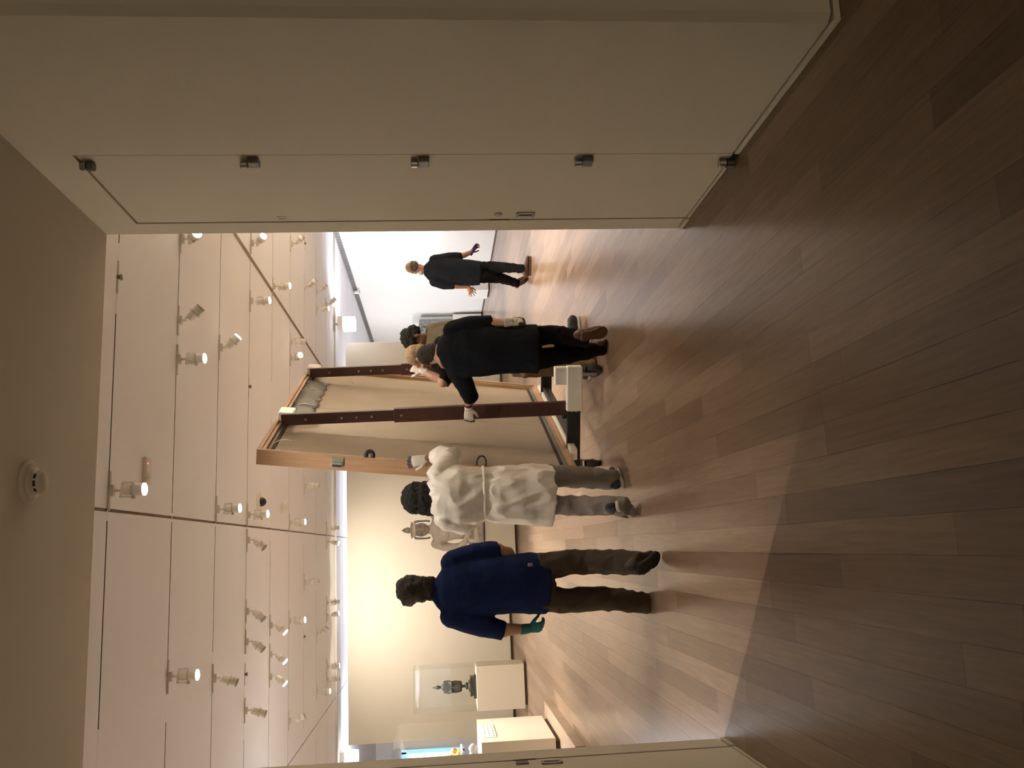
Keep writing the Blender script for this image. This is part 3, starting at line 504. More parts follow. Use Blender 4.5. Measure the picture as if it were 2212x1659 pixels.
for x, y, dd in ((-6.6,7.085,(-0.75,0,-0.66)),(-6.6,9.775,(-0.75,0,-0.66)),(-6.6,12.465,(-0.75,0,-0.66)),(-6.6,15.155,(-0.75,0,-0.66)),(5.5,7.085,(0.75,0,-0.66)),(5.5,9.775,(0.75,0,-0.66)),(5.5,12.465,(0.75,0,-0.66))):  # side-wall lamps added out of view to give the gallery bounced light
    r, tip, d = make_lamp(x, y, 1, 'l' if x < 0 else 'r', 'added unseen spotlight at %s %s gallery side wall for bounce light' % (row_name[round((y-5.74)/1.345)], 'left' if x < 0 else 'right')); r['group'] = 'unseen spotlights added to wash the side walls'
    spot_light('lamp_light', tip, dd, SIDE_W*(0.8 if x < 0 else 1.2), WARM, 110, 1.0, 0.035)

# ------------------------------------------------------------------ other things on the ceilings
def flood(x, y, z, label, sx):
    r = tag(empty('flood_lamp', (x, y, GC)), label, 'floodlight', 'bright square floodlights')
    build('stem', G().box((-0.02,-0.02,z+0.18-GC),(0.02,0.02,0)).box((-0.12,-0.02,-0.03),(0.12,0.02,0)), M['adapter'], r)
    build('housing', G().box((-sx/2-0.004,-sx/2-0.004,z+0.10-GC),(sx/2+0.004,sx/2+0.004,z+0.20-GC)), M['fixture'], r, 0.01)
    build('diffuser', G().box((-sx/2,-sx/2,z-0.16-GC),(sx/2,sx/2,z+0.10-GC)), M['flood_on'], r, 0.02)
    return r
flood(4.69, 17.85, 3.22, 'large glowing square floodlight near the gallery right wall', 0.27)
flood(-4.03, 18.60, 3.32, 'large glowing floodlight beyond the left end of the far wall', 0.27)
area_light('flood_beam', (4.90, 17.85, 3.14), (1.0, 0.10, -0.38), FLOOD_W, COOL, 0.26, 0.26)
area_light('flood_beam_left', (-4.03, 18.80, 3.2), (0.2, 1.0, -0.35), FLOOD_W*2.6, COOL, 0.26, 0.26)
area_light('added_wall_fill', (2.9, 21.2, 3.05), (1.0, 0.0, -0.35), FLOOD_W*1.3, COOL, 0.3, 1.2)  # this and the next: unseen fills added to brighten the right wall
area_light('added_wall_fill', (2.9, 25.0, 3.05), (1.0, 0.0, -0.35), FLOOD_W*1.6, COOL, 0.3, 1.2)
area_light('added_ceiling_fill', (0.5, 21.5, 2.9), (0, -0.25, 1), FLOOD_W*3.0, COOL, 5.0, 0.5)  # unseen uplight added to brighten the ceiling beyond the far wall

r = tag(empty('wall_top_spotlight', (GX1-0.04, 22.15, GC-0.05)), 'small white spotlight on the slot at the top of the bright right wall', 'spotlight')
build('housing', G().lathe([(0,0.0),(0.04,0.0),(0.05,-0.05),(0.05,-0.14),(0,-0.14)], (-0.05,0,0.03), 14), M['fixture'], r, 0, True)
build('lens', G().lathe([(0,-0.14),(0.044,-0.14),(0.03,-0.152),(0,-0.156)], (-0.05,0,0.03), 14), M['lens_off'], r, 0, True)
r, tip, d = make_lamp(-4.144, 19.19, 0, 'l', 'unlit spotlight over the bright room left of the far wall'); r['group'] = 'spotlights beyond the far wall'

r = tag(empty('smoke_detector', (0.349, 3.868, PC)), 'round cream smoke detector on the dim passage ceiling', 'smoke detector')
build('base', G().lathe([(0,0.002),(0.095,0.002),(0.095,-0.010),(0.085,-0.016),(0.072,-0.016),(0,-0.016)]), M['soffit'], r, 0, True)
build('body', G().lathe([(0,-0.012),(0.070,-0.012),(0.066,-0.030),(0.052,-0.034),(0.052,-0.036),(0,-0.036)]), M['soffit'], r, 0, True)
b = build('cap', G().lathe([(0.0,-0.050),(0.050,-0.050),(0.047,-0.062),(0.034,-0.070),(0,-0.071)]), M['soffit'], r, 0, True)
v = G()
for i in range(9):
    a = 2*math.pi*i/9; Rz = Matrix.Rotation(a, 3, 'Z'); v.box((0.046,-0.004,-0.051),(0.051,0.004,-0.034), Rz)
build('rib', v, M['soffit'], b)
build('chamber', G().lathe([(0,-0.034),(0.044,-0.034),(0.044,-0.052),(0,-0.052)]), M['black'], b)
r = tag(empty('ceiling_detector', (0.629, 11.90, GC)), 'cream half-round detector on the gallery ceiling beyond the dome camera', 'detector')
build('base', G().lathe([(0,0.002),(0.08,0.002),(0.08,-0.012),(0,-0.012)]), M['detector'], r, 0, True)
build('cap', G().lathe([(0,-0.010),(0.066,-0.010),(0.066,-0.05),(0.05,-0.075),(0.02,-0.088),(0,-0.09)]), M['detector'], r, 0, True)
r = tag(empty('dome_camera', (0.62, 10.40, GC)), 'black dome camera on a white disc in the gallery ceiling', 'camera')
build('disc', G().lathe([(0,0.002),(0.135,0.002),(0.135,-0.012),(0.11,-0.022),(0,-0.022)]), M['detector'], r, 0, True)
build('dome', G().ell((0,0,-0.026), (0.055,0.055,0.062)), M['black'], r, 0, True)
r = tag(empty('emergency_light', (0.628, 6.42, GC)), 'flat white emergency light with a red indicator on the gallery ceiling', 'emergency light')
build('housing', G().box((-0.105,-0.055,-0.030),(0.105,0.055,0.002)), M['detector'], r, 0.008)
build('lamp_lens', G().lathe([(0,-0.028),(0.028,-0.028),(0.024,-0.040),(0,-0.043)], (-0.035,-0.015,0)), M['adapter'], r, 0, True)
build('indicator', G().ell((0.055,-0.040,-0.031), (0.006,0.006,0.005)), M['led'], r, 0, True)
for x, y, lab in ((1.862,5.74,'grey sprinkler stub in the nearest ceiling slot'),(1.87,9.775,'small dark sprinkler stub in the fourth ceiling slot above the painting'),(-1.218,9.775,'small dark sprinkler stub in the fourth ceiling slot on the left'),(-1.221,13.81,'small dark sprinkler stub in the seventh ceiling slot'),(5.01,13.81,'small dark sprinkler stub near the gallery right wall')):
    r = tag(empty('sprinkler', (x, y, GC)), lab, 'sprinkler', 'ceiling sprinklers')
    build('plate', G().box((-0.11,-0.011,-0.006),(0.11,0.011,0.004)), M['adapter'], r)
    build('head', G().lathe([(0,0),(0.016,0),(0.014,-0.018),(0.022,-0.022),(0.022,-0.028),(0,-0.030)], n=12), M['darksteel'], r)

# ------------------------------------------------------------------ display cases and sculpture
def case_panes(parent, x0, x1, y0, y1, z0, z1, t=0.008):
    for lo, hi in (((x0,y0,z0),(x1,y0+t,z1-t)),((x0,y1-t,z0),(x1,y1,z1-t)),((x0,y0+t,z0),(x0+t,y1-t,z1-t)),((x1-t,y0+t,z0),(x1,y1-t,z1-t)),((x0,y0,z1-t),(x1,y1,z1))):
        build('pane', G().box(lo, hi), M['glass'], parent)
def pedestal(name, x0, x1, y0, y1, z0, z1, label, cat='pedestal', recess=0.045):
    cx, cy = (x0+x1)/2, (y0+y1)/2
    r = tag(empty(name, (cx, cy, z0)), label, cat)
    build('body', G().box((x0-cx,y0-cy,recess),(x1-cx,y1-cy,z1-z0)), M['ped'], r, 0.004)
    build('plinth', G().box((x0-cx+0.05,y0-cy+0.05,0.0),(x1-cx-0.05,y1-cy-0.05,recess+0.002)), M['gap'], r)
    return r
r = pedestal('display_pedestal', -2.735, -2.005, 15.48, 16.12, 0, 0.862, 'cream pedestal with a clear case over the small bronze figure')
t = tag(empty('display_case', (-2.37, 15.80, 0.862)), 'clear acrylic case over the bronze figure on the cream pedestal', 'display case')
case_panes(t, -0.36, 0.36, -0.315, 0.315, 0.0, 1.08)
# bronze standing figure
r = tag(empty('bronze_figure', (-2.365, 15.82, 0.862)), 'dark bronze robed figure on a stepped square base inside the clear case', 'sculpture')
b = G().box((-0.18,-0.15,0),(0.18,0.15,0.022)).box((-0.155,-0.125,0.022),(0.155,0.125,0.085)).box((-0.165,-0.135,0.085),(0.165,0.135,0.105))
for sx in (-1,1):
    b.box((sx*0.165-0.03,-0.15,0.0),(sx*0.165+0.03,-0.12,0.05))
build('base', b, M['bronze'], r, 0.006)
g = G().lathe([(0,0.10),(0.115,0.10),(0.105,0.122),(0.06,0.135),(0.05,0.15),(0.062,0.165),(0.06,0.178),(0.028,0.19),(0.022,0.205),(0.022,0.235),(0.05,0.25),(0,0.255)], n=20)
build('pedestal_stem', g, M['bronze'], r, 0, True)
g = G().loft([(0,0,0.245),(0,0,0.28),(0,0,0.40),(0,0,0.52),(0,0,0.575),(0,0,0.60)],[(0.082,0.06),(0.093,0.07),(0.086,0.06),(0.082,0.055),(0.066,0.045),(0.026,0.026)], n=18)
g.loft([(0,0,0.58),(0,0,0.63)],[0.024,0.022]); g.ell((0,0,0.665),(0.036,0.040,0.046)); g.ell((0,0,0.712),(0.018,0.018,0.016)); g.loft([(0,0,0.715),(0,0,0.74),(0,0,0.756)],[0.010,0.012,0.004])
for s in (-1,1):
    g.loft([(s*0.070,0,0.56),(s*0.085,-0.01,0.47),(s*0.066,-0.05,0.42),(s*0.02,-0.075,0.43)],[0.030,0.030,0.024,0.017])
    g.loft([(s*0.075,-0.02,0.45),(s*0.085,-0.02,0.36),(s*0.080,-0.02,0.27)],[(0.018,0.03),(0.02,0.035),(0.012,0.03)])
for i in range(5): g.loft([(-0.06+i*0.03,-0.058,0.40),(-0.06+i*0.031,-0.066,0.30),(-0.062+i*0.031,-0.062,0.255)],[0.007,0.010,0.008])
fuse('figure', g, M['bronze'], 0.006, r, 2)

# big marble seated figure in front of the far wall
BX, BY, BZ = 0.355, 16.45, 0.60
r = pedestal('statue_pedestal', BX-0.62, BX+0.62, 16.10, 16.95, 0, BZ, 'low cream pedestal carrying the seated marble figure', recess=0.05)
r = tag(empty('seated_statue', (BX, BY, BZ+0.012)), 'pale marble seated Buddha with flame topknot between the white gown and the blue shirt', 'sculpture')
g = G()
g.loft([(0,0.02,0.20),(0,0.02,0.34),(0,0.02,0.52),(0,0.02,0.72),(0,0.02,0.86),(0,0.02,0.935),(0,0.02,0.97)],[(0.24,0.17),(0.205,0.145),(0.20,0.14),(0.245,0.155),(0.275,0.15),(0.20,0.115),(0.10,0.09)], n=22)
g.ell((-0.115,-0.10,0.72),(0.11,0.055,0.09)); g.ell((0.115,-0.10,0.72),(0.11,0.055,0.09))
g.loft([(0,0.02,0.92),(0,0.01,1.02)],[(0.095,0.085),(0.085,0.08)])
for s in (-1,1):
    g.loft([(s*0.265,0.03,0.90),(s*0.325,0.04,0.74),(s*0.345,0.03,0.56),(s*0.335,0.0,0.44)],[0.085,0.082,0.074,0.066], round_ends=(True,True))
    g.loft([(s*0.335,0.0,0.44),(s*0.25,-0.17,0.34),(s*0.11,-0.27,0.29)],[0.066,0.055,0.042], round_ends=(True,True))
    g.loft([(s*0.10,0.0,0.155),(s*0.36,-0.08,0.155),(s*0.54,-0.16,0.12)],[(0.13,0.15),(0.13,0.13),(0.10,0.10)], (0,0,1), round_ends=(True,True))
    g.loft([(s*0.54,-0.17,0.10),(s*0.30,-0.34,0.115),(-s*0.10,-0.37,0.14)],[0.095,0.08,0.055], round_ends=(True,True))
g.ell((0,0.06,0.13),(0.50,0.24,0.12))
# hand laid over the shin, long fingers hanging
g.ell((0.07,-0.30,0.275),(0.085,0.045,0.036)); g.ell((-0.13,-0.31,0.29),(0.08,0.045,0.036))
for i in range(4):
    g.loft([(-0.20-i*0.0,-0.31+0.0*i,0.30-i*0.022),(-0.255+i*0.012,-0.355,0.262-i*0.022),(-0.262+i*0.02,-0.375,0.19-i*0.012)],[0.017,0.016,0.011], round_ends=(True,True))
    g.loft([(0.01,-0.33,0.30-i*0.02),(-0.07,-0.355,0.298-i*0.02),(-0.13,-0.36,0.29-i*0.018)],[0.016,0.015,0.011], round_ends=(True,True))
fuse('body', g, M['marble'], 0.012, r, 3)
dr = G()
for i in range(6):
    z = 0.02+i*0.034
    dr.loft([(-0.60+i*0.03,-0.13,z),(-0.30,-0.415+i*0.012,z+0.006),(0.0,-0.445+i*0.012,z+0.012),(0.30,-0.415+i*0.012,z+0.006),(0.60-i*0.03,-0.13,z)],[0.017]*5, (0,0,1), 8, round_ends=(True,True))
dr.loft([(0,0.0,0.0),(0,0.0,0.03)],[(0.62,0.42),(0.60,0.40)], n=28)
fuse('drapery', dr, M['grimy'], 0.012, r, 2)
h = G().ell((0,0.02,1.155),(0.128,0.135,0.155)); h.ell((0,-0.02,1.075),(0.092,0.10,0.085)); h.ell((0,-0.09,1.025),(0.045,0.03,0.03))
h.loft([(0,-0.108,1.20),(0,-0.142,1.13),(0,-0.150,1.108)],[0.013,0.017,0.020], round_ends=(True,True))
h.ell((0,-0.118,1.058),(0.042,0.022,0.010)); h.ell((0,-0.116,1.044),(0.034,0.020,0.010))
for s in (-1,1):
    h.ell((s*0.050,-0.098,1.165),(0.036,0.022,0.014)); h.loft([(s*0.016,-0.118,1.205),(s*0.055,-0.118,1.215),(s*0.092,-0.085,1.196)],[0.008,0.009,0.005]); h.ell((s*0.07,-0.075,1.10),(0.04,0.035,0.045))
fuse('head', h, M['grimy'], 0.007, r, 2)
for s in (-1,1):
    e = G().loft([(s*0.148,0.02,1.27),(s*0.156,0.015,1.18),(s*0.160,0.005,1.05),(s*0.150,0.0,1.00)],[(0.016,0.045),(0.014,0.040),(0.013,0.028),(0.020,0.034)], round_ends=(True,True))
    e.loft([(s*0.168,-0.02,1.26),(s*0.172,-0.022,1.12),(s*0.165,-0.02,1.01)],[0.008,0.008,0.010])
    fuse('ear', e, M['grimy'], 0.006, r, 1)
c = G().lathe([(0,1.25),(0.135,1.25),(0.140,1.262),(0.134,1.272),(0.134,1.300),(0.140,1.310),(0.128,1.325),(0.10,1.345),(0.05,1.36),(0,1.362)], (0,0.02,0), 26)
for i in range(26):
    a = 2*math.pi*i/26; c.ell((0.139*math.cos(a), 0.02+0.139*math.sin(a), 1.328),(0.014,0.014,0.016), n=6, m_=5)
build('crown_band', c, M['marble'], r, 0, True)
build('finial', G().lathe([(0,1.355),(0.040,1.358),(0.058,1.385),(0.056,1.415),(0.046,1.425),(0.050,1.44),(0.034,1.47),(0.014,1.50),(0,1.518)], (0,0.02,0), 18), M['grimy'], r, 0, True)

# carved stone fragment near the right wall
r = pedestal('relief_pedestal', 5.86, 6.70, 24.60, 25.35, 0, 0.876, 'tall cream pedestal by the right wall carrying the carved grey stone')
t = tag(empty('relief_case', (6.28, 24.97, 0.876)), 'clear case over the carved grey stone by the right wall', 'display case')
case_panes(t, -0.36, 0.36, -0.32, 0.32, 0, 1.18)
r = tag(empty('carved_relief', (6.36, 24.95, 0.876)), 'grey carved stone fragment with dense figures in the clear case', 'sculpture')
build('slab', G().box((0.05,-0.14,0),(0.26,0.16,0.99)), M['relief'], r, 0.02)
g = G().box((-0.22,-0.16,0),(0.10,0.10,0.14)).box((-0.20,-0.06,0.10),(0.10,0.12,0.96)); rr = random.Random(5)
for i in range(46):
    z = rr.uniform(0.12, 0.98); x = rr.uniform(-0.24, 0.06)*(0.75+0.3*math.sin(z*9)); s = rr.uniform(0.03, 0.075)
    g.ell((x, rr.uniform(-0.17,-0.08), z), (s*rr.uniform(0.7,1.4), s, s*rr.uniform(0.7,1.5)), n=8, m_=6)
for i in range(9):
    z = rr.uniform(0.2, 0.9); x = rr.uniform(-0.2, 0.0); g.loft([(x,-0.15,z),(x+rr.uniform(-0.1,0.1),-0.20,z+0.07),(x+rr.uniform(-0.1,0.1),-0.16,z+0.16)],[0.03,0.032,0.022], n=8)
fuse('carving', g, M['relief'], 0.013, r, 1)
r = tag(empty('low_box', (6.52, 21.42, 0)), 'low cream box standing against the bright right wall', 'box')
build('body', G().box((-0.18,-0.40,0.04),(0.235,0.40,0.455)), M['ped'], r, 0.004)
build('plinth', G().box((-0.14,-0.36,0),(0.22,0.36,0.042)), M['gap'], r)

# oak platform with the large showcase, left
r = tag(build('floor_platform', G().box((-4.4,9.30,0.0),(-2.04,12.02,0.105)), M['plat'], None, 0.004), 'low oak platform on the floor under the large showcase', 'platform')
CX, CY = -2.90, 11.20
r = tag(empty('showcase', (CX, CY, 0.105)), 'large white showcase with glowing blue display standing on the oak platform', 'showcase')
build('body', G().box((-0.70,-0.69,0.05),(0.70,0.69,0.905)), M['ped'], r, 0.004)
build('plinth', G().box((-0.66,-0.65,0.0),(0.66,0.65,0.052)), M['gap'], r)
lb = build('label_card', G().box((0.699,-0.46,0.715),(0.706,0.30,0.885)), M['card'], r)
rr = random.Random(2)
for i in range(5):
    y = -0.42+i*0.14
    for j in range(3):
        z = 0.735+j*0.05; L = rr.uniform(0.05, 0.10); build('printed_line', G().box((0.7055,y,z),(0.7075,y+L,z+0.014)), M['print'], lb)
case_panes(r, -0.70, 0.70, -0.69, 0.69, 0.905, 1.925, 0.010)
bl = build('backlit_panel', G().box((-0.66,0.28,1.15),(0.42,0.32,1.80)), M['bluelight'], r)
build('panel_frame', G().box((-0.68,0.27,1.08),(0.44,0.30,1.15)).box((-0.68,0.27,1.80),(0.44,0.30,1.86)).box((0.42,0.27,1.08),(0.46,0.31,1.86)), M['bluepanel'], bl)
build('strut', G().bar((0.10,-0.1,1.12),(0.42,0.20,1.82),0.02,0.02), M['bluepanel'], r)
build('shelf', G().box((-0.66,-0.45,1.11),(0.50,0.26,1.13)), M['card'], r)
r = tag(empty('gold_figurine', (-2.44, 10.95, 1.245)), 'small golden figurine on the shelf in the showcase', 'figurine')
g = G().loft([(0,0,0),(0,0,0.03),(0,0,0.07)],[(0.10,0.08),(0.10,0.08),(0.075,0.06)]); g.loft([(0,0,0.05),(0,0,0.12),(0,0,0.17)],[(0.06,0.045),(0.055,0.04),(0.025,0.025)], round_ends=(False,True)); g.ell((0,0,0.195),(0.028,0.03,0.034)); g.ell((0.07,0,0.08),(0.045,0.05,0.035)); g.ell((-0.07,0,0.08),(0.045,0.05,0.035)); g.loft([(0,0,0.22),(0,0,0.25)],[0.014,0.004])
fuse('figure', g, M['gold'], 0.007, r, 2)
r = tag(empty('grey_stone', (-2.42, 10.86, 1.046)), 'rough grey stone on the floor of the showcase', 'stone')
g = G(); rr = random.Random(9)
for i in range(9): g.ell((rr.uniform(-0.13,0.13), rr.uniform(-0.09,0.09), rr.uniform(0.02,0.07)), (rr.uniform(0.04,0.08), rr.uniform(0.04,0.07), rr.uniform(0.03,0.06)), n=8, m_=6)
fuse('stone', g, M['rock'], 0.010, r, 1, 0.008, 18)
area_light('showcase_light', (CX-0.1, CY-0.2, 2.00), (0.1,0.1,-1), 22.0, COOL, 0.8, 0.5)

# ------------------------------------------------------------------ the large framed work, seen from behind, on its cart
NP = V((0.5319, 6.8126, 0.3)); FD = V((0.4102, 0.9120, 0)); FU = V((0.1057, -0.0476, 0.9933)); FN = V((0.9058, -0.4075, -0.1159))
FD.normalize(); FN = (FN - FD*FN.dot(FD)).normalized(); FU = FN.cross(FD)
FW, FH, FT = 2.984, 2.502, 0.121
pic = tag(empty('framed_painting', NP), 'large oak-framed painting seen from its linen back on the cart', 'painting')
RF = Matrix((FD, FU, FN)).transposed()
pic.rotation_euler = RF.to_euler()
MB_ = 0.030
for lo, hi in (((0,0,-FT),(MB_,FH,0)),((FW-MB_,0,-FT),(FW,FH,0)),((MB_,0,-FT),(FW-MB_,MB_,0)),((MB_,FH-MB_,-FT),(FW-MB_,FH,0))):
    build('frame_rail', G().box(lo, hi), M['oak'], pic, 0.002)
for lo, hi in (((MB_,MB_,-0.105),(MB_+0.026,FH-MB_,-0.014)),((FW-MB_-0.026,MB_,-0.105),(FW-MB_,FH-MB_,-0.014)),((MB_+0.026,MB_,-0.105),(FW-MB_-0.026,MB_+0.026,-0.014)),((MB_+0.026,FH-MB_-0.026,-0.105),(FW-MB_-0.026,FH-MB_,-0.014))):
    build('inner_rail', G().box(lo, hi), M['oak'], pic, 0.002)
build('backing_panel', G().box((MB_+0.02,MB_+0.02,-0.105),(FW-MB_-0.02,FH-MB_-0.02,-0.050)), M['linen'], pic)
build('panel_seam', G().box((1.47,MB_+0.03,-0.0505),(1.474,FH-MB_-0.03,-0.0495)), M['gap'], pic)
for y in (0.085, FH-0.105):
    build('dark_strip', G().box((0.07,y,-0.052),(FW-0.07,y+0.026,-0.040)), M['void'], pic)
build('packing_strip', G().box((0.07,0.058,-0.055),(FW-0.07,0.083,-0.020)), M['film'], pic)
b = build('mounting_clip', G().box((-0.010,1.848,-0.088),(0.002,1.942,-0.016)), M['hook'], pic, 0.003)
build('clip_tongue', G().box((-0.022,1.858,-0.070),(-0.008,1.932,-0.050)), M['hook'], b, 0.003)
build('clip_slot', G().box((-0.013,1.860,-0.088),(-0.006,1.930,-0.072)), M['black'], b)
for (yy, L, hw_, th) in ((1.655, 0.045, 0.030, 0.016), (0.79, 0.075, 0.036, 0.006)):
    pts = []
    for i in range(13):
        q = math.pi*(-0.12+1.24*i/12)
        pts.append((0.016+0.010*math.sin(q)+0.004*i/12, yy-hw_*math.cos(q)*(1.0 if L > 0.06 else 0.9), L*0.30+L*0.72*math.sin(q)))
    build('strap_loop', G().loft(pts, [(0.017,th)]*13, (1,0,0), 8), M['black'], pic, 0, True)
for x, y in ((2.55, 2.0), (1.9, 1.7), (1.6, 1.75)): build('screw', G().cyl((x,y,-0.052),(x,y,-0.044),0.008,0.006,8), M['steel'], pic)
# grey film folded along the top between the two posts, with its white ties
fm = G(); n_ = 18
vs = []
for i in range(n_+1):
    x = 0.98+i*(1.42/n_)
    for (y, z) in ((FH-0.055,-0.036),(FH-0.14,-0.018),(FH-0.235,-0.030+0.016*math.sin(i*1.7)),(FH-0.275,-0.044)): vs.append((x, y+0.014*math.sin(i*2.3+y*9), z+0.006*math.sin(i*1.1)))
fs = [(i*4+j, i*4+j+1, (i+1)*4+j+1, (i+1)*4+j) for i in range(n_) for j in range(3)]
fm.add(vs, fs)
o = build('plastic_film', fm, M['film'], pic, 0, True); sd = o.modifiers.new('s','SOLIDIFY'); sd.thickness = 0.003
for x in (0.30, 1.42, 1.98):
    build('tie', G().loft([(x,FH-0.075,-0.046),(x+0.02,FH-0.115,-0.018),(x+0.03,FH-0.165,-0.010),(x+0.05,FH-0.235,-0.034)], [(0.012,0.002),(0.012,0.002),(0.010,0.002),(0.006,0.002)], (1,0,0), 8), M['wtape'], pic, 0, True)

CA = V((1.442, 7.214, 0)); CB = (V((0.659,7.544,0))-CA).normalized(); CD = FD.copy()
cart = tag(empty('painting_cart', CA), 'black wheeled A-frame cart with red-brown posts under the painting', 'cart')
def cp(a, b, z): return CB*a + CD*b + V((0,0,z))       # cart coordinates: across, along, up
LEN = 1.83
for b0 in (0.0, LEN):
    bm_ = build('cross_beam', G().bar(cp(-0.03,b0,0.243), cp(0.86,b0,0.243), 0.062, 0.113), M['blacksteel'], cart, 0.004)
    if b0 == 0.0:
        for z in (0.225, 0.262): build('bolt', G().cyl(cp(0.345,b0-0.030,z), cp(0.345,b0-0.038,z), 0.010,0.008,10), M['steel'], bm_)
for a in (0.13, 0.60):
    build('side_beam', G().bar(cp(a,0.03,0.245), cp(a,LEN-0.03,0.245), 0.05, 0.07), M['blacksteel'], cart, 0.004)
build('padded_ledge', G().bar(cp(0.68,-0.20,0.268), cp(0.68,LEN+0.30,0.268), 0.10, 0.060), M['foam'], cart, 0.008)
for a, b0, rz in ((0.0,0.0,0.3),(0.83,0.0,-0.2),(0.0,LEN,0.1),(0.83,LEN,0.2)):
    c = cp(a,b0,0); Rz = Matrix.Rotation(rz,3,'Z')
    w = build('caster_fork', G().box((-0.040,-0.05,0.165),(0.040,0.05,0.188), Rz, c).box((-0.036,-0.028,0.05),(-0.029,0.028,0.17), Rz, c).box((0.029,-0.028,0.05),(0.036,0.028,0.17), Rz, c), M['darksteel'], cart)
    build('wheel', G().cyl(c+Rz@V((-0.024,0,0.072)), c+Rz@V((0.024,0,0.072)), 0.072, 0.072, 24), M['rubber'], w, 0.008)
    build('axle', G().cyl(c+Rz@V((-0.042,0,0.072)), c+Rz@V((0.042,0,0.072)), 0.010, 0.010, 10), M['steel'], w)
def fpt(x, y, z): return NP + FD*x + FU*y + FN*z - CA     # painting coordinates -> cart local
for x0, bz in ((0.665, 0.0), (2.42, LEN)):
    foot = cp(0.322, bz+0.005, 0.235); top = fpt(x0, FH-0.075, 0.050)
    dr_ = (top-foot); mid = foot+dr_*0.625
    p = build('post', G().bar(foot, mid, 0.118, 0.055, FD), M['oxide'], cart, 0.004)
    build('inner_post', G().bar(mid-dr_*0.02, top, 0.095, 0.040, FD), M['oxide'], p, 0.003)
    for t in (0.60, 0.70, 0.75, 0.80, 0.92): build('bolt', G().cyl(foot+dr_*t-FD*0.031, foot+dr_*t-FD*0.022, 0.010,0.010,10), M['steel'], p)
    build('brace', G().bar(foot+V((0,0,0.02))+CB*0.02, foot+dr_*0.10+CB*0.16-V((0,0,0.21)), 0.03, 0.03), M['blacksteel'], cart, 0.003)
    fo = fpt(x0+0.20, FH-0.09, 0.033)
    build('foam_block', G().box((-0.09,-0.065,-0.030),(0.09,0.065,0.050), RF, fo), M['foam'], cart, 0.012)
fw_ = build('foam_wrap', G().bar(cp(-0.055,-0.042,0.246), cp(0.335,-0.042,0.246), 0.085, 0.135), M['foam'], cart, 0.010)
build('foam_cap', G().bar(cp(-0.045,-0.02,0.362), cp(0.105,-0.02,0.362), 0.09, 0.105).bar(cp(0.0,-0.028,0.30),cp(0.20,-0.028,0.30),0.07,0.03), M['foam'], fw_, 0.010)
build('knob', G().lathe([(0,0),(0.028,0),(0.034,0.02),(0.028,0.035),(0,0.036)], cp(0.40,0.05,0.300), 14), M['rubber'], cart, 0, True)

# ------------------------------------------------------------------ people
def head_shapes(g, c, f, k=1.0, jaw=True):
    """skull, jaw, face and ears as closed shapes; c = head centre, f = facing direction"""
    f = V(f).normalized(); up = V((0,0,1)); r = f.cross(up).normalized(); u = r.cross(f).normalized()
    R = Matrix((r, f, u)).transposed(); c = V(c)
    def P(x, y, z): return c + R @ V((x*k, y*k, z*k))
    def E(p, q): g.ell(P(*p), tuple(a*k for a in q), R)
    E((0,-0.012,0.030),(0.076,0.094,0.090)); E((0,0.030,-0.035),(0.062,0.066,0.080)); E((0,0.055,-0.092),(0.036,0.036,0.026)); E((0,0.066,0.026),(0.056,0.026,0.030))
    g.loft([P(0,0.092,0.012), P(0,0.112,-0.022), P(0,0.112,-0.032)],[0.010*k,0.014*k,0.016*k], tuple(r), 10, round_ends=(True,True))
    E((0,0.094,-0.058),(0.024,0.010,0.0065)); E((0,0.092,-0.068),(0.022,0.010,0.0065))
    for s in (-1,1):
        E((s*0.030,0.080,0.022),(0.021,0.012,0.007)); E((s*0.042,0.072,-0.022),(0.022,0.020,0.018)); E((s*0.080,-0.008,-0.012),(0.008,0.020,0.031)); E((s*0.084,-0.016,0.006),(0.007,0.014,0.016))
    return P, R
def eyes(parent, P, k, R, root):
    for s in (-1,1):
        e = build('eye', G().ell(P(s*0.030,0.0835,0.006), (0.0125*k,0.0125*k,0.0115*k), R), M['eye'], parent, 0, True, origin=root)
        build('iris', G().ell(P(s*0.030,0.0935,0.006), (0.0055*k,0.0045*k,0.0055*k), R), M['iris'], e, 0, True, origin=root)
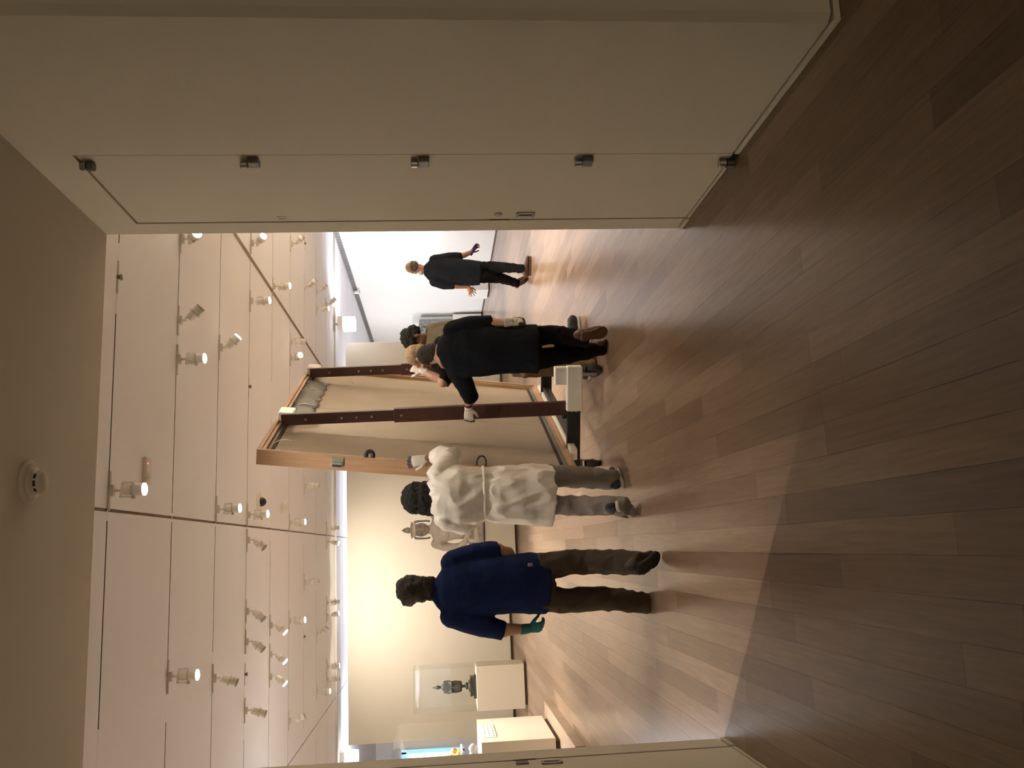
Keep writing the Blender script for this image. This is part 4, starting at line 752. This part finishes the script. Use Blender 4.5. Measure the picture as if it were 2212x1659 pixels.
def hand_shapes(g, wrist, tip, pn, th, curl=0.5, r=0.0095, spread=0.0, fingers=True, L=None, tips=None, full=False):
    """palm, four separate jointed fingers and a side thumb; pn = direction the palm faces, th = thumb side"""
    wrist = V(wrist); a = (V(tip)-wrist).normalized(); pn = V(pn); pn = (pn - a*pn.dot(a)).normalized()
    s = a.cross(pn).normalized(); s = s if s.dot(V(th)) > 0 else -s
    k = 1.0
    if not fingers:
        g.loft([wrist-a*0.02, wrist+a*0.01, wrist+a*0.055],[0.022,0.016,0.011], tuple(s), 12, round_ends=(True,True)); return
    kn = wrist + a*0.092
    g.loft([wrist-a*0.012, wrist+a*0.02, wrist+a*0.058, kn],[(0.027*k,0.021*k),(0.033*k,0.020*k),(0.041*k,0.018*k),(0.040*k,0.014*k)], tuple(s), 14, round_ends=(True,True))
    for i, ln in enumerate((0.074,0.083,0.077,0.060)):
        off = 0.030-0.0203*i
        p = kn - a*0.006 + s*off; d = (a + s*(off*spread*10)).normalized(); pts = [p - d*0.02, p]; c = curl*(0.92+0.06*i)
        for q, b in ((0.44,0.55),(0.31,0.85),(0.25,0.65)):
            ang = c*b; ax = d.cross(pn).normalized(); d = (Matrix.Rotation(ang, 3, ax) @ d).normalized(); p = p + d*(ln*q); pts.append(p)
        rr_ = [r*1.05, r*1.05, r, r*0.93, r*0.8]
        g.loft(pts, rr_, tuple(s), 10, round_ends=(True,True))
        if tips is not None: tips.loft(pts[(0 if full else 2):], [r*1.25]*(2 if full else 0)+[r*1.16, r*1.12, r*1.0], tuple(s), 10, round_ends=(True,True))
    b = wrist + a*0.028 + s*0.026
    d = (a*0.62 + s*0.70 + pn*0.30).normalized(); p1 = b + d*0.040; d2 = (a*0.85 + s*0.25 + pn*(0.25+curl*0.5)).normalized(); p2 = p1 + d2*0.034; p3 = p2 + (d2+pn*0.3*curl).normalized()*0.024
    g.loft([b-d*0.012, b, p1, p2, p3],[0.014,0.0145,0.0125,0.011,0.0095], tuple(a.cross(d).normalized()), 10, round_ends=(True,True))
def shoe(root_ob, root, heel, toe, mu, ms, boot=False):
    """shoe from heel to toe point on its sole, as upper and sole"""
    h = V(heel); t = V(toe); a = (t-h).normalized(); L = 0.285; mid = (h+t)/2; h = mid - a*L/2; t = mid + a*L/2
    s = a.cross(V((0,0,1))).normalized(); u = s.cross(a).normalized()
    g = G()
    sec = [(0.02,0.028,0.040),(0.10,0.036,0.050),(0.30,0.038,0.052),(0.48,0.042,0.044),(0.68,0.048,0.034),(0.85,0.046,0.028),(0.96,0.030,0.022)]
    g.loft([h+a*(L*q)+u*(0.020+hh) for q, w_, hh in sec],[(w_,hh) for q, w_, hh in sec], tuple(s), 16, 0.9, round_ends=(True,True))
    ank = h + a*(L*0.22) + u*0.06
    g.loft([ank, ank+u*(0.075 if boot else 0.04)],[(0.040,0.050),(0.042,0.052)], tuple(s), 16)
    o = fuse('shoe', g, mu, 0.008, root_ob, 3, origin=root)
    sl = G(); vs = []
    out = [(0.0,0.020),(0.03,0.034),(0.15,0.040),(0.35,0.036),(0.50,0.041),(0.70,0.052),(0.86,0.048),(0.96,0.030),(1.0,0.010)]
    n = len(out)
    for zz in (0.0, 0.024):
        for q, w_ in out: vs.append(h+a*(L*q)+s*w_+u*zz)
        for q, w_ in reversed(out): vs.append(h+a*(L*q)-s*w_+u*zz)
    N = 2*n
    sl.add(vs, [tuple(range(N)), tuple(range(2*N-1,N-1,-1))]+[(i,(i+1)%N,N+(i+1)%N,N+i) for i in range(N)])
    build('sole', sl, ms, o, 0.004, origin=root)
    return o
def person(key, label, skin, shirt, trousers, facing, hair=None, hems=True, head_k=1.0, voxel=0.011, amp=0.006, shirt_name='shirt', fingers_bare=(), sh_freq=7.0, neck=0.055, headpos=None, bodyk=0.84, cut=2):
    D = PEOPLE[key]; root = V(D['root'])
    body = G(); T = D['torso']; A = (1,0,0)
    top = T[0]; hc = V(headpos or D['head'])
    # skin: one continuous figure
    body.loft([t[:3] for t in T[1:-cut]], [(t[3]*bodyk, t[4]*bodyk) for t in T[1:-cut]], A, 18, round_ends=(True,True))
    nb = V(top[:3]); f = V(facing).normalized()
    body.loft([V(T[1][:3])*0.7+nb*0.3, nb, hc - f*0.018 - V((0,0,0.06))],[(neck*1.25,neck*1.15),(neck,neck),(neck*0.94,neck)], A, 14)
    P, R = head_shapes(body, hc, f, head_k)
    for sl, fo in zip(D['sleeves'], D['fore']):
        body.loft([p[:3] for p in sl], [p[3]*0.72 for p in sl], A, 12, round_ends=(True,True))
        body.loft([p[:3] for p in fo], [p[3] for p in fo], A, 12, round_ends=(True,True))
    for lg in D['legs']: body.loft([p[:3] for p in lg], [(p[3]*0.72,p[4]*0.72) for p in lg], A, 12, round_ends=(True,False))
    return D, root, body, P, R, f
def finish(D, root, body, P, R, f, name, label, skin, voxel, k):
    b = fuse('person', body, skin, voxel, None, 2, origin=root)
    b.location = root
    tag(b, label, 'person')
    eyes(b, P, k, R, root)
    return b
def trousers(b, D, root, m, amp=0.008, seed=0.0, tops=0.10):
    g = G(); A = (1,0,0)
    L0, L1 = D['legs']
    for lg in (L0, L1):
        e = V(lg[-1][:3]); q = (e-V(lg[-2][:3])).normalized()
        g.loft([p[:3] for p in lg]+[e+q*0.035], [(p[3]*(0.84 if j == 0 else 0.93 if j == 1 else 1),p[4]*(0.86 if j == 0 else 1)) for j, p in enumerate(lg)]+[(lg[-1][3]*1.02,lg[-1][4]*1.02)], A, 18)
    c = (V(L0[0][:3])+V(L1[0][:3]))/2; hw = abs(L0[0][0]-L1[0][0])/2+min(L0[0][3],L1[0][3])
    d_ = L0[0][4]
    g.loft([c+V((0,0,tops)), c+V((0,0,0.02)), c-V((0,0,0.06)), c-V((0,0,0.10))],[(hw*0.82,d_*0.84),(hw*0.86,d_*0.86),(hw*0.80,d_*0.84),(hw*0.45,d_*0.7)], A, 20)
    return fuse('trousers', g, m, 0.011, b, 3, amp, 9.0, seed, origin=root, aniso=(1,1,1.6), crease=0.7)
def shirt(b, D, root, m, amp=0.007, seed=0.0, name='shirt', voxel=0.011, freq=7.0, grow=1.0):
    g = G(); A = (1,0,0); T = D['torso']
    g.loft([t[:3] for t in T], [(t[3]*grow,t[4]*grow) for t in T], A, 22)
    for sl in D['sleeves']: g.loft([p[:3] for p in sl], [p[3] for p in sl], A, 16, round_ends=(True,False))
    return fuse(name, g, m, voxel, b, 3, amp, freq, seed, origin=root, crease=0.75 if name == 'gown' else 0.45)
def hair_cap(b, root, P, R, m, k=1.0, amp=0.006, freq=30.0, low=-0.05, name='hair', shapes=None, voxel=0.008):
    g = G()
    for p, q in (shapes or [((0,-0.022,0.038),(0.084,0.098,0.092)),((0,-0.055,-0.02),(0.076,0.062,0.070)),((0,-0.050,-0.062),(0.060,0.048,0.040))]):
        g.ell(P(*p), tuple(a*k for a in q), R)
    return fuse(name, g, m, voxel, b, 2, amp, freq, 3.0, origin=root)
def glove(b, root, D, i, pn, th, m, curl=0.5, grip=None, spread=0.0, cuff=True, name='glove', full=False):
    w_, t = D['hands'][i]; g = G(); tp = G() if grip else None
    hand_shapes(g, w_, t, pn, th, curl, 0.0108, spread, True, tips=tp, full=full)
    a = (V(t)-V(w_)).normalized()
    if cuff: g.loft([V(w_)-a*0.050, V(w_)+a*0.02],[0.036,0.033], (1,0,0) if abs(a.x) < 0.8 else (0,0,1), 14)
    o = fuse(name, g, m, 0.0048, b, 1, origin=root)
    if grip: fuse('glove_grip', tp, grip, 0.0048, o, 1, origin=root)
    return o

# 1 — blue shirt, from behind
args = person('blue', '', None, None, None, (0.05,1,-0.04))
D, root, body, P, R, f = args
for i in (0,1): hand_shapes(body, *D['hands'][i], (1,0.1,0), (0,1,0), fingers=False)
b = finish(*args, 'person', 'person in a navy blue shirt and brown trousers walking away with a teal glove', M['skin_a'], 0.009, 1.0)
shirt(b, D, root, M['navy'], 0.009, 1.0); trousers(b, D, root, M['brown'], 0.010, 1.0)
hair_cap(b, root, P, R, M['hair_d'], 1.0, 0.011, 26.0, shapes=[((0,-0.014,0.040),(0.096,0.108,0.094)),((0,-0.040,-0.03),(0.088,0.070,0.075)),((0,-0.050,-0.075),(0.052,0.045,0.045)),((0.055,-0.03,-0.105),(0.026,0.025,0.030)),((-0.050,-0.03,-0.10),(0.028,0.025,0.034)),((-0.078,0.0,0.05),(0.035,0.05,0.05))])
gl = glove(b, root, D, 0, (0.55,0.8,0.1), (1,0,0.1), M['teal'], 0.85)
w_, t_ = V(D['hands'][0][0]), V(D['hands'][0][1]); a_ = (t_-w_).normalized()
pc = w_ + a_*0.062 - V((0.55,0.8,0.1)).normalized()*0.0165 + V((0.022,-0.006,0))
build('glove_label', G().bar(pc-a_*0.020, pc+a_*0.020, 0.014, 0.006, (0.55,0.8,0.1)), M['card'], gl, 0.001, origin=root)
glove(b, root, D, 1, (-0.5,0.2,-0.5), (0,0,1), M['teal'], 0.6)
sh0 = shoe(b, root, (-0.405,6.00,0.004), (-0.44,6.28,0.004), M['shoe_k'], M['sole_k'])
shoe(b, root, (-0.185,5.44,0.185), (-0.115,5.62,0.012), M['shoe_k'], M['sole_k'])
build('hem_label', G().box((-0.140,5.775,0.822),(-0.118,5.810,0.850)), M['jeans'], b, 0.001, origin=root)

# 2 — white gown and afro
args = person('white', '', None, None, None, (0.35,1,-0.05), headpos=(0.374,6.43,1.535), cut=4)
D, root, body, P, R, f = args
for i in (0,1): hand_shapes(body, *D['hands'][i], (0,1,0), (-1,0,0), fingers=False)
b = finish(*args, 'person', 'person in a white protective gown with a black afro bracing the painting edge', M['skin_d'], 0.009, 1.0)
gw = shirt(b, D, root, M['gown'], 0.016, 4.0, 'gown', 0.008, 6.5)
T = D['torso'][6]
gt = G(); 
gt.loft([(T[0]+(T[3]+0.012)*math.cos(q), T[1]+(T[4]+0.014)*math.sin(q), T[2]-0.004) for q in [2*math.pi*i/28 for i in range(29)]], [(0.012,0.006)]*29, (0,0,1), 8)
build('waist_tie', gt, M['gown'], gw, 0, True, origin=root)
trousers(b, D, root, M['jeans'], 0.011, 2.0)
hair_cap(b, root, P, R, M['hair_k'], 1.0, 0.010, 38.0, shapes=[((0,-0.02,0.055),(0.118,0.122,0.105)),((0,-0.035,-0.02),(0.130,0.118,0.105)),((0,-0.045,-0.065),(0.128,0.105,0.070))])
wp = V(D['fore'][0][2][:3]); ap = (wp-V(D['fore'][0][1][:3])).normalized()
build('wristband', G().cyl(wp-ap*0.062, wp-ap*0.036, 0.036, 0.035, 18), M['band'], b, 0.003, True, origin=root)
glove(b, root, D, 0, (0.15,1,0), (-1,0,0.2), M['whiteglove'], 0.55, M['gripglove'], 0.35, cuff=False)
glove(b, root, D, 1, (0,1,0), (0,0,1), M['whiteglove'], 0.5)
shoe(b, root, (0.415,6.60,0.004), (0.555,6.83,0.004), M['shoe_n'], M['sole_w'])
shoe(b, root, (0.243,6.09,0.150), (0.205,6.26,0.014), M['shoe_n'], M['sole_w'])

# 3 — dark shirt, reaching for the near post
args = person('dark', '', None, None, None, (-0.18,1,-0.55), headpos=(1.552,6.93,1.435))
D, root, body, P, R, f = args
for i in (0,1): hand_shapes(body, *D['hands'][i], (-1,0,0), (0,0,1), fingers=False)
b = finish(*args, 'person', 'person in dark clothes with short dark hair reaching out to the near post', M['skin_a'], 0.009, 1.0)
shirt(b, D, root, M['inkblue'], 0.008, 7.0); trousers(b, D, root, M['blackcloth'], 0.008, 3.0)
hair_cap(b, root, P, R, M['hair_d'], 1.0, 0.006, 36.0, shapes=[((0,-0.020,0.040),(0.083,0.098,0.090)),((0,-0.056,-0.012),(0.076,0.058,0.072)),((0,-0.056,-0.055),(0.058,0.042,0.036))])
glove(b, root, D, 0, (0.1,1,-0.2), (0,0.2,-1), M['whiteglove'], 0.75, M['gripglove'], 0.3)
gl = glove(b, root, D, 1, (-0.6,0.9,0), (-0.3,1,0), M['whiteglove'], 1.0, M['gripglove'], full=True)
wp = V(D['fore'][0][2][:3]); ap = (wp-V(D['fore'][0][1][:3])).normalized()
build('wristwatch', G().cyl(wp-ap*0.045, wp-ap*0.022, 0.036, 0.035, 16), M['band'], b, 0.003, True, origin=root)
shoe(b, root, (1.600,6.88,0.004), (1.625,7.16,0.004), M['shoe_b'], M['sole_k'])
shoe(b, root, (1.575,6.56,0.285), (1.665,6.72,0.012), M['shoe_b'], M['sole_b'])

# 4 — fair-haired person behind, holding the far post
args = person('tan', '', None, None, None, (-0.75,0.6,-0.15), headpos=(1.655,7.45,1.560))
D, root, body, P, R, f = args
for i in (0,1): hand_shapes(body, *D['hands'][i], (-1,0,0), (0,0,1), fingers=False)
b = finish(*args, 'person', 'person with close-cropped fair hair holding the far post, behind the reaching person', M['skin_a'], 0.009, 1.0)
shirt(b, D, root, M['blackcloth'], 0.007, 9.0); trousers(b, D, root, M['khaki'], 0.008, 5.0)
hair_cap(b, root, P, R, M['hair_f'], 1.0, 0.004, 40.0, shapes=[((0,-0.020,0.034),(0.081,0.096,0.091)),((0,-0.055,-0.016),(0.073,0.056,0.062))])
glove(b, root, D, 0, (-0.3,1,-0.2), (-1,0,0.2), M['whiteglove'], 0.8, M['gripglove'])
glove(b, root, D, 1, (0,1,-0.3), (0,0,1), M['whiteglove'], 0.6)
shoe(b, root, (1.60,7.56,0.004), (1.50,7.82,0.004), M['shoe_b'], M['sole_w'])
shoe(b, root, (1.80,7.60,0.004), (1.74,7.87,0.004), M['shoe_b'], M['sole_w'])

# 5 — curly hair, olive cardigan
args = person('curly', '', None, None, None, (-1,0.05,-0.45), headpos=(1.98,8.12,1.60))
D, root, body, P, R, f = args
for i in (0,1): hand_shapes(body, *D['hands'][i], (0,0,-1), (-1,0,0), fingers=False)
b = finish(*args, 'person', 'person with black curly hair in an olive cardigan looking down at the painting', M['skin_d'], 0.009, 1.0)
shirt(b, D, root, M['olive'], 0.010, 11.0, 'cardigan'); trousers(b, D, root, M['inkblue'], 0.008, 6.0)
hair_cap(b, root, P, R, M['hair_k'], 1.0, 0.016, 34.0, shapes=[((0,-0.018,0.052),(0.100,0.112,0.090)),((0,-0.060,0.0),(0.088,0.072,0.075)),((0,0.055,0.075),(0.07,0.05,0.04))])
glove(b, root, D, 0, (0,0,-1), (-1,0,0), M['whiteglove'], 0.5); glove(b, root, D, 1, (0,1,-0.3), (0,0,1), M['whiteglove'], 0.5)
shoe(b, root, (2.16,8.17,0.004), (1.90,8.13,0.004), M['shoe_k'], M['sole_w'])
shoe(b, root, (2.03,8.28,0.004), (1.77,8.30,0.004), M['shoe_k'], M['sole_w'])

# 6 — walking off to the right, far
args = person('far', '', None, None, None, (-0.30,1,-0.10), headpos=(4.060,12.28,1.700))
D, root, body, P, R, f = args
hand_shapes(body, *D['hands'][0], (0,-0.2,-1), (0,1,0), fingers=False)
hand_shapes(body, *D['hands'][1], (0.4,1,0), (1,0,0.2), 0.35, 0.0095, 1.6)
b = finish(*args, 'person', 'balding person in black clothes with a purple glove walking off beside the bright wall', M['skin_b'], 0.0065, 1.0)
shirt(b, D, root, M['inkblue'], 0.008, 13.0); trousers(b, D, root, M['blackcloth'], 0.009, 8.0)
hair_cap(b, root, P, R, M['hair_g'], 1.0, 0.004, 40.0, shapes=[((0,-0.052,0.012),(0.079,0.064,0.048)),((0,-0.054,-0.030),(0.074,0.056,0.046)),((0.052,-0.012,0.006),(0.030,0.058,0.040)),((-0.052,-0.012,0.006),(0.030,0.058,0.040))])
mk = G().ell(P(-0.03,0.062,-0.100), (0.062,0.045,0.045), R); mk.ell(P(-0.07,0.03,-0.105), (0.03,0.035,0.030), R)
fuse('face_mask', mk, M['mask'], 0.007, b, 2, origin=root)
glove(b, root, D, 0, (0.2,-0.3,-1), (0,1,0.2), M['purple'], 0.35, spread=0.8)
shoe(b, root, (3.865,12.06,0.004), (4.075,11.97,0.004), M['shoe_b'], M['sole_b'])
shoe(b, root, (3.800,12.42,0.165), (3.925,12.52,0.014), M['shoe_b'], M['sole_b'])
